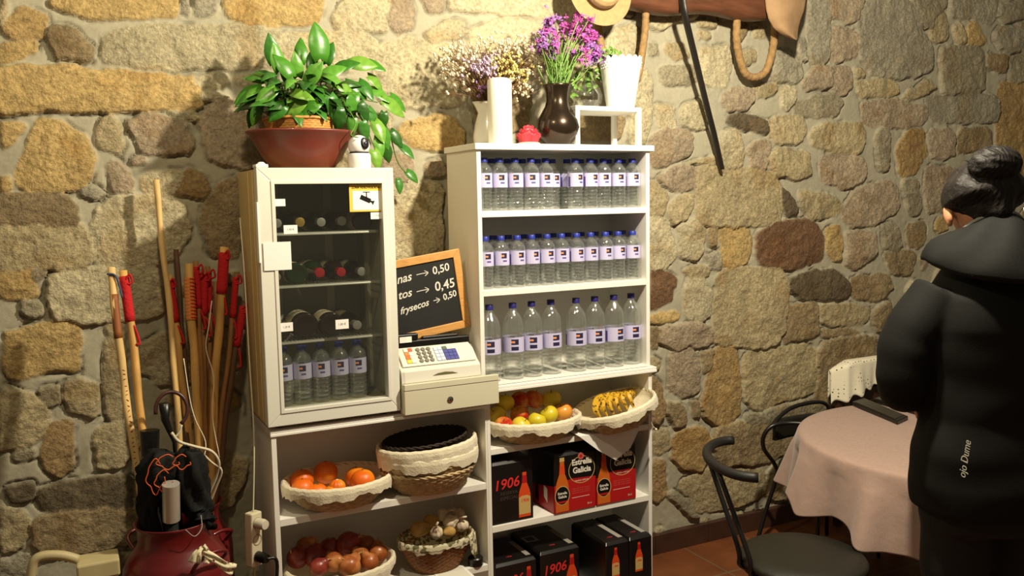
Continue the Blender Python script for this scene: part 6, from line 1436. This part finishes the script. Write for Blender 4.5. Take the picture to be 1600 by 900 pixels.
def lc_(u, v):
    x = 2.105+u*.51; top = .884-.05*max(0, 1-u*4.5)**1.6; bot = .665+.075*min(1, u*2.2)**.8+.012*math.sin(u*40); wv = .012*math.sin(u*17)+.006*math.sin(u*41)
    if v < .62: k = v/.62; return (x-.012*(1-k)*(1-u), wyb-.062*min(1, u*9)-.02*(1-k)+wv*(1-k), bot+(top-bot)*k)
    k = (v-.62)/.38; return (x, wyb-.062*min(1, u*9)+min(1, k*3)*(.010+.062*min(1, u*9))+.004, top+.004*math.sin(min(1, k*3)*math.pi)-max(0, k-.33)*.22)
q.grid(60, 30, lc_); LACE2 = LACE.copy(); LACE2.node_tree.nodes['Voronoi Texture'].inputs['Scale'].default_value = 52; LACE2.node_tree.nodes['Math'].inputs[1].default_value = .22
LACE2.node_tree.nodes['Principled BSDF'].inputs['Base Color'].default_value = lin((232, 224, 200))+(1,)
o = q.build('crochet_cloth', LACE2, smooth=True, solid=.002); tag(o, 'white crochet cloth draped over the back of the dark wooden chair', 'cloth')

# ---------------------------------------------------------------- the person
PO = Vector((1.052, -1.662, 0)); RV = Vector((math.cos(YAW), -math.sin(YAW), 0)); FV = Vector((math.sin(YAW), math.cos(YAW), 0))
def LP(s, t, z): return PO+RV*s+FV*t+Vector((0, 0, z))
PM = Matrix(((RV.x, FV.x, 0, PO.x), (RV.y, FV.y, 0, PO.y), (0, 0, 1, 0), (0, 0, 0, 1)))
person = thing('person', 'person in a black hooded jacket with a dark hair bun, bending over the pink table', 'person', PO)
def loft(q, secs, nu=40, fn=None):
    vs = []
    for j, (z, s, t, rs, rt) in enumerate(secs):
        for i in range(nu):
            a = 2*math.pi*i/nu; k = fn(a, j, z) if fn else 1; c_, s_ = math.cos(a), math.sin(a)
            vs.append(LP(s+rs*k*math.copysign(abs(c_)**.85, c_), t+rt*k*math.copysign(abs(s_)**.85, s_), z))
    n_ = len(secs); q.add(vs, [(j*nu+i, j*nu+(i+1) % nu, (j+1)*nu+(i+1) % nu, (j+1)*nu+i) for j in range(n_-1) for i in range(nu)]+[tuple(reversed(range(nu))), tuple((n_-1)*nu+i for i in range(nu))])
def lerpsecs(S_, n_=4):
    out = []
    for k in range(len(S_)-1):
        for j in range(n_): f_ = j/n_; out.append(tuple(a*(1-f_)+b_*f_ for a, b_ in zip(S_[k], S_[k+1])))
    out.append(S_[-1]); return out
def remesh(o, vox, sm=6):
    m_ = o.modifiers.new('r', 'REMESH'); m_.mode = 'VOXEL'; m_.voxel_size = vox; m_.use_smooth_shade = True
    if sm: s_ = o.modifiers.new('s', 'SMOOTH'); s_.iterations = sm; s_.factor = .5
    return o
SKIN = mat('skin', (196, 138, 104), rough=.5, sss=.15, var=.06, vscale=30)
q = MB(); hc = LP(-.030, .035, 1.722); HM = Matrix.Rotation(-YAW, 4, 'Z') @ Matrix.Rotation(R(-24), 4, 'X')
q.ball(hc, .078, .098, .112, nu=40, nv=28, M=HM)
fx = lambda x, y, z: hc+(HM @ Vector((x, y, z)))
q.ball(fx(0, .035, -.060), .056, .058, .060, nu=24, nv=16, M=HM)                    # jaw
q.ball(fx(0, .085, -.090), .022, .018, .018, nu=14, nv=10, M=HM)                     # chin
q.ball(fx(0, .104, -.022), .012, .018, .024, nu=14, nv=10, M=HM); q.ball(fx(0, .112, -.036), .015, .012, .010, nu=14, nv=10, M=HM)   # nose
q.ball(fx(0, .094, -.060), .022, .010, .006, nu=14, nv=8, M=HM); q.ball(fx(0, .092, -.070), .020, .010, .007, nu=14, nv=8, M=HM)    # lips
for s_ in (-1, 1):
    q.ball(fx(s_*.030, .085, .012), .018, .010, .007, nu=12, nv=8, M=HM)             # brows
    q.ball(fx(s_*.030, .080, -.008), .014, .010, .010, nu=12, nv=8, M=HM)            # eyelids
    q.ball(fx(s_*.092, .006, -.030), .012, .020, .036, nu=16, nv=12, M=HM); q.ball(fx(s_*.090, .012, -.058), .009, .011, .013, nu=12, nv=8, M=HM)   # ears
q.tube([LP(-.02, -.01, 1.52), LP(-.022, .0, 1.60), LP(-.028, .02, 1.68)], [.062, .055, .056], 20)
secs = [(.80, .02, 0, .16, .11), (.92, .02, 0, .17, .12), (1.05, .02, 0, .14, .10), (1.25, .02, 0, .155, .11), (1.42, .02, -.005, .165, .10), (1.49, .0, -.01, .12, .08), (1.54, -.01, -.01, .07, .06)]
loft(q, lerpsecs(secs))
ARM = {-1: [(-.145, -.005, 1.455), (-.235, .0, 1.32), (-.243, .02, 1.180), (-.165, .18, 1.125), (-.050, .345, 1.08)], 1: [(.185, -.005, 1.455), (.275, .0, 1.32), (.295, .02, 1.165), (.24, .20, 1.09), (.13, .385, 1.03)]}
for s_ in (-1, 1):
    q.tube(smooth_path([LP(*p_) for p_ in ARM[s_]], 5), [.052-.027*i/20 for i in range(21)], 16)
    w0 = LP(*ARM[s_][-1]); dv = (LP(*ARM[s_][-1])-LP(*ARM[s_][-2])).normalized(); dv = (dv+Vector((0, 0, -.35))).normalized(); inn = RV*(-s_)
    q.tube([w0, w0+dv*.045, w0+dv*.085], [.026, .036, .034], 14, flat=.55)
    up_ = inn.cross(dv).normalized(); up_ = up_ if up_.z > 0 else -up_; lat = dv.cross(up_).normalized()
    for k, ln in enumerate((.066, .076, .071, .056)):
        off = lat*((k-1.5)*.0185); b0 = w0+dv*.078+off; k1 = b0+dv*ln*.45-up_*.010; k2 = k1+dv*ln*.28-up_*.020; k3 = k2+dv*ln*.12-up_*.022; q.tube([b0, k1, k2, k3], [.0092, .0086, .0080, .0068], 10)
    th = 1 if lat.dot(inn) > 0 else -1
    b0 = w0+dv*.028+lat*th*.026; q.tube([b0, b0+lat*th*.022+dv*.024-up_*.008, b0+lat*th*.028+dv*.052-up_*.020], [.013, .0105, .0085], 10)
for s_ in (-1, 1):
    cx_ = .02+s_*.095; q.tube(smooth_path([LP(cx_, 0, .90), LP(cx_, .01, .48), LP(cx_, -.01, .10)], 6), [.080-.045*i/12 for i in range(13)], 16); q.ball(LP(cx_, .05, .045), .042, .11, .035, nu=20, nv=12, M=Matrix.Rotation(-YAW, 4, 'Z'))
bd = q.build('body', SKIN, person); remesh(bd, .0055, 3)
for s_ in (-1, 1):
    pass
JK = mat('black_softshell', (13, 13, 11), rough=.8, spec=.25, bump=.12, bscale=260)
q = MB()
def wr(a, j, z): return 1+.008*math.sin(z*46+2.5*math.sin(a*2)+a)+.010*math.sin(z*19-3*a)+.010*math.sin(5*a+z*9)
secs = [(.795, .02, 0, .225, .160), (.88, .02, .0, .234, .168), (.98, .02, .0, .232, .166), (1.08, .02, .0, .212, .155), (1.22, .02, -.01, .212, .155), (1.36, .02, -.018, .222, .158), (1.45, .02, -.02, .208, .145), (1.52, .01, -.015, .155, .118), (1.575, .0, -.005, .095, .09)]
loft(q, lerpsecs(secs, 8), nu=64, fn=wr)
for s_ in (-1, 1):
    sp = smooth_path([LP(p_[0]-(0 if i else -s_*.0), p_[1], p_[2]) for i, p_ in enumerate(ARM[s_])], 10); n_ = len(sp); rr = []
    base_r = [.088, .088, .080, .062, .047]
    for i in range(n_):
        f_ = i/(n_-1)*4; k = min(int(f_), 3); r = base_r[k]*(1-(f_-k))+base_r[k+1]*(f_-k); rr.append(r*(1+.022*math.sin(i*1.15)*(1 if i > 8 else .2)))
    q.tube(sp, rr, 24)
jk = q.build('jacket', JK, person); remesh(jk, .008, 5)
# hood lying on the shoulders
q = MB(); nA, nC = 48, 18; vs = []
for i in range(nA):
    f_ = i/(nA-1); a = R(150)+f_*R(240); ca, sa = math.cos(a), math.sin(a); back = max(0, -sa)
    ix, iy, iz = .082*ca-.012, .088*sa+.012, 1.625+.062*back**1.2; ox, oy, oz = (.205+.01*back)*ca+.005, (.165+.045*back)*sa, 1.555-.055*back
    fade = min(1, math.sin(math.pi*f_)*2.2+.25)
    for k in range(nC):
        b_ = k/nC*6.283; m_ = .5-.5*math.cos(b_); th = math.sin(b_); x = ix+(ox-ix)*m_; y = iy+(oy-iy)*m_; z = iz+(oz-iz)*m_
        n_ = Vector((ca*.55, sa*.55, .85)).normalized()*(.036*max(0, th)+.012*min(0, th))*fade*(1+.15*math.sin(9*a+k)); vs.append(LP(x+n_.x, y+n_.y, z+n_.z))
q.add(vs, [(i*nC+k, i*nC+(k+1) % nC, (i+1)*nC+(k+1) % nC, (i+1)*nC+k) for i in range(nA-1) for k in range(nC)]+[tuple(range(nC)), tuple((nA-1)*nC+k for k in range(nC))])
q.build('hood', JK, person, smooth=True)
q = MB(); q.tube([LP(-.012+.086*math.cos(a), .012+.092*math.sin(a), 1.630+.066*max(0, -math.sin(a))) for a in [R(180)+i/24*R(180) for i in range(25)]], .006, 8); o = q.build('shirt_collar', mat('grey_collar', (150, 152, 148), rough=.8), person, smooth=True); o['label'] = 'thin grey collar edge'
def on_body(u, v, d_):
    """a frame for a small mark at a photo point, d_ metres in front of the camera, facing back"""
    p_ = Vector(CAM+(FW+(u-800)/FPX*RT-(v-450)/FPX*UP)*d_); return p_
p_ = LP(.030, -.128, 1.697)
Mt = Matrix.Translation(p_) @ Matrix.Rotation(-YAW, 4, 'Z') @ Matrix.Rotation(R(62), 4, 'X')
MB().box(-.016, .016, -.013, .013, 0, .0015, M=Mt).build('neck_tag', PAPER, person)
q = MB(); q.lathe([(.0078, .0018), (.0095, .0018), (.0095, .0022), (.0078, .0022), (.0078, .0018)], 20, M=Mt, cap=False); q.box(-.003, -.001, -.005, .005, .0018, .0022, M=Mt); q.box(.001, .003, -.005, .005, .0018, .0022, M=Mt); q.build('tag_emblem', BLACK, person)
LOGO = mat('white_script', (200, 198, 184), rough=.7)
lp = LP(-.146, -.160, .995)
text('chest_script', 'ojo Dume', .027, Matrix.Translation(lp) @ Matrix.Rotation(-YAW-R(35), 4, 'Z') @ Matrix.Rotation(R(90), 4, 'X') @ Matrix.Rotation(R(84), 4, 'Z'), LOGO, person, depth=.0008, shear=.3).name = 'jacket_lettering'
q = MB(); loft(q, lerpsecs([(.74, .02, 0, .195, .135), (.80, .02, 0, .205, .145), (.88, .02, 0, .19, .14), (.96, .02, 0, .17, .12)], 4))
for s_ in (-1, 1):
    cx_ = .02+s_*.098; q.tube(smooth_path([LP(cx_, 0, .84), LP(cx_, .012, .48), LP(cx_, -.01, .07)], 6), [.112-.045*min(1, i/11)+.004*math.sin(i*2.1) for i in range(13)], 24)
tr = q.build('trousers', mat('black_trousers', (14, 13, 13), rough=.85, bump=.2, bscale=120), person); remesh(tr, .009, 5)
for s_ in (-1, 1):
    cx_ = .02+s_*.098; c_ = LP(cx_, .05, .0); q = MB(); Mz = Matrix.Rotation(-YAW, 4, 'Z'); q.ball(c_+Vector((0, 0, .045)), .05, .135, .05, nu=24, nv=14, M=Mz, fn=lambda d: 1 if d.z > -.85 else .85/abs(d.z)); q.lathe([(.048, .04), (.05, .09), (.046, .10)], 20, c=LP(cx_, -.02, 0)); q.build('shoe', mat('black_shoe', (20, 19, 18), rough=.5), person, smooth=True)
HAIR = bpy.data.materials.new('black_hair'); HAIR.use_nodes = True; nt = HAIR.node_tree; N = nt.nodes; L = nt.links; b = N['Principled BSDF']; b.inputs['Base Color'].default_value = lin((22, 17, 14))+(1,); b.inputs['Roughness'].default_value = .62; b.inputs['Specular IOR Level'].default_value = .3
tc = N.new('ShaderNodeTexCoord'); wvn = N.new('ShaderNodeTexWave'); wvn.inputs['Scale'].default_value = 30; wvn.inputs['Distortion'].default_value = 9; wvn.inputs['Detail'].default_value = 3; L.new(tc.outputs['Object'], wvn.inputs['Vector']); bp = N.new('ShaderNodeBump'); bp.inputs['Strength'].default_value = .35; bp.inputs['Distance'].default_value = .004; L.new(wvn.outputs[0], bp.inputs['Height']); L.new(bp.outputs[0], b.inputs['Normal'])
q = MB(); hcc = LP(-.028, .005, 1.735)
def hf(d): return (1+.02*math.sin(14*d.x+5*d.z)+.015*math.sin(23*d.y+9*d.x))*(1 if not (d.y > .45 and d.z < .55) else .80)*(1-.26*min(1, max(0, -d.z-.12)*3.5)*min(1, abs(d.x)*1.6))
q.ball(hcc, .114, .118, .118, nu=56, nv=36, M=HM, fn=hf)
bn = LP(-.040, -.065, 1.832); q.ball(bn, .072, .060, .054, nu=40, nv=26, M=HM, fn=lambda d: 1+.035*math.sin(9*math.atan2(d.y, d.x)+6*d.z)+.02*math.sin(17*d.z+4*d.x))
hr_ = remesh(q.build('hair', HAIR, person), .004, 2)
q = MB(); rr_ = random.Random(8)
for k in range(90):
    a = rr_.uniform(0, 6.283); tl = rr_.uniform(-.6, .6)
    c0 = Vector((math.cos(a), 0, math.sin(a)))
    pts = []
    for i in range(9):
        an = a+i*.28; rr3 = .070*(1+rr_.uniform(-.01, .02)); pts.append(bn+(HM @ Vector((rr3*math.cos(an)*math.cos(tl), .059*math.sin(tl)-.0*i, .053*math.sin(an)*math.cos(tl)))))
    q.tube(pts, .0011, 4)
for k in range(26):
    a = rr_.uniform(0, 6.283); p_ = bn+(HM @ Vector((.07*math.cos(a), 0, .055*math.sin(a)))); q.tube([p_, p_+Vector((rr_.uniform(-.01, .01), rr_.uniform(-.01, .01), .006)), p_+Vector((rr_.uniform(-.025, .025), rr_.uniform(-.01, .01), rr_.uniform(-.0, .016)))], .0005, 3)
q.build('loose_strands', HAIR, person)
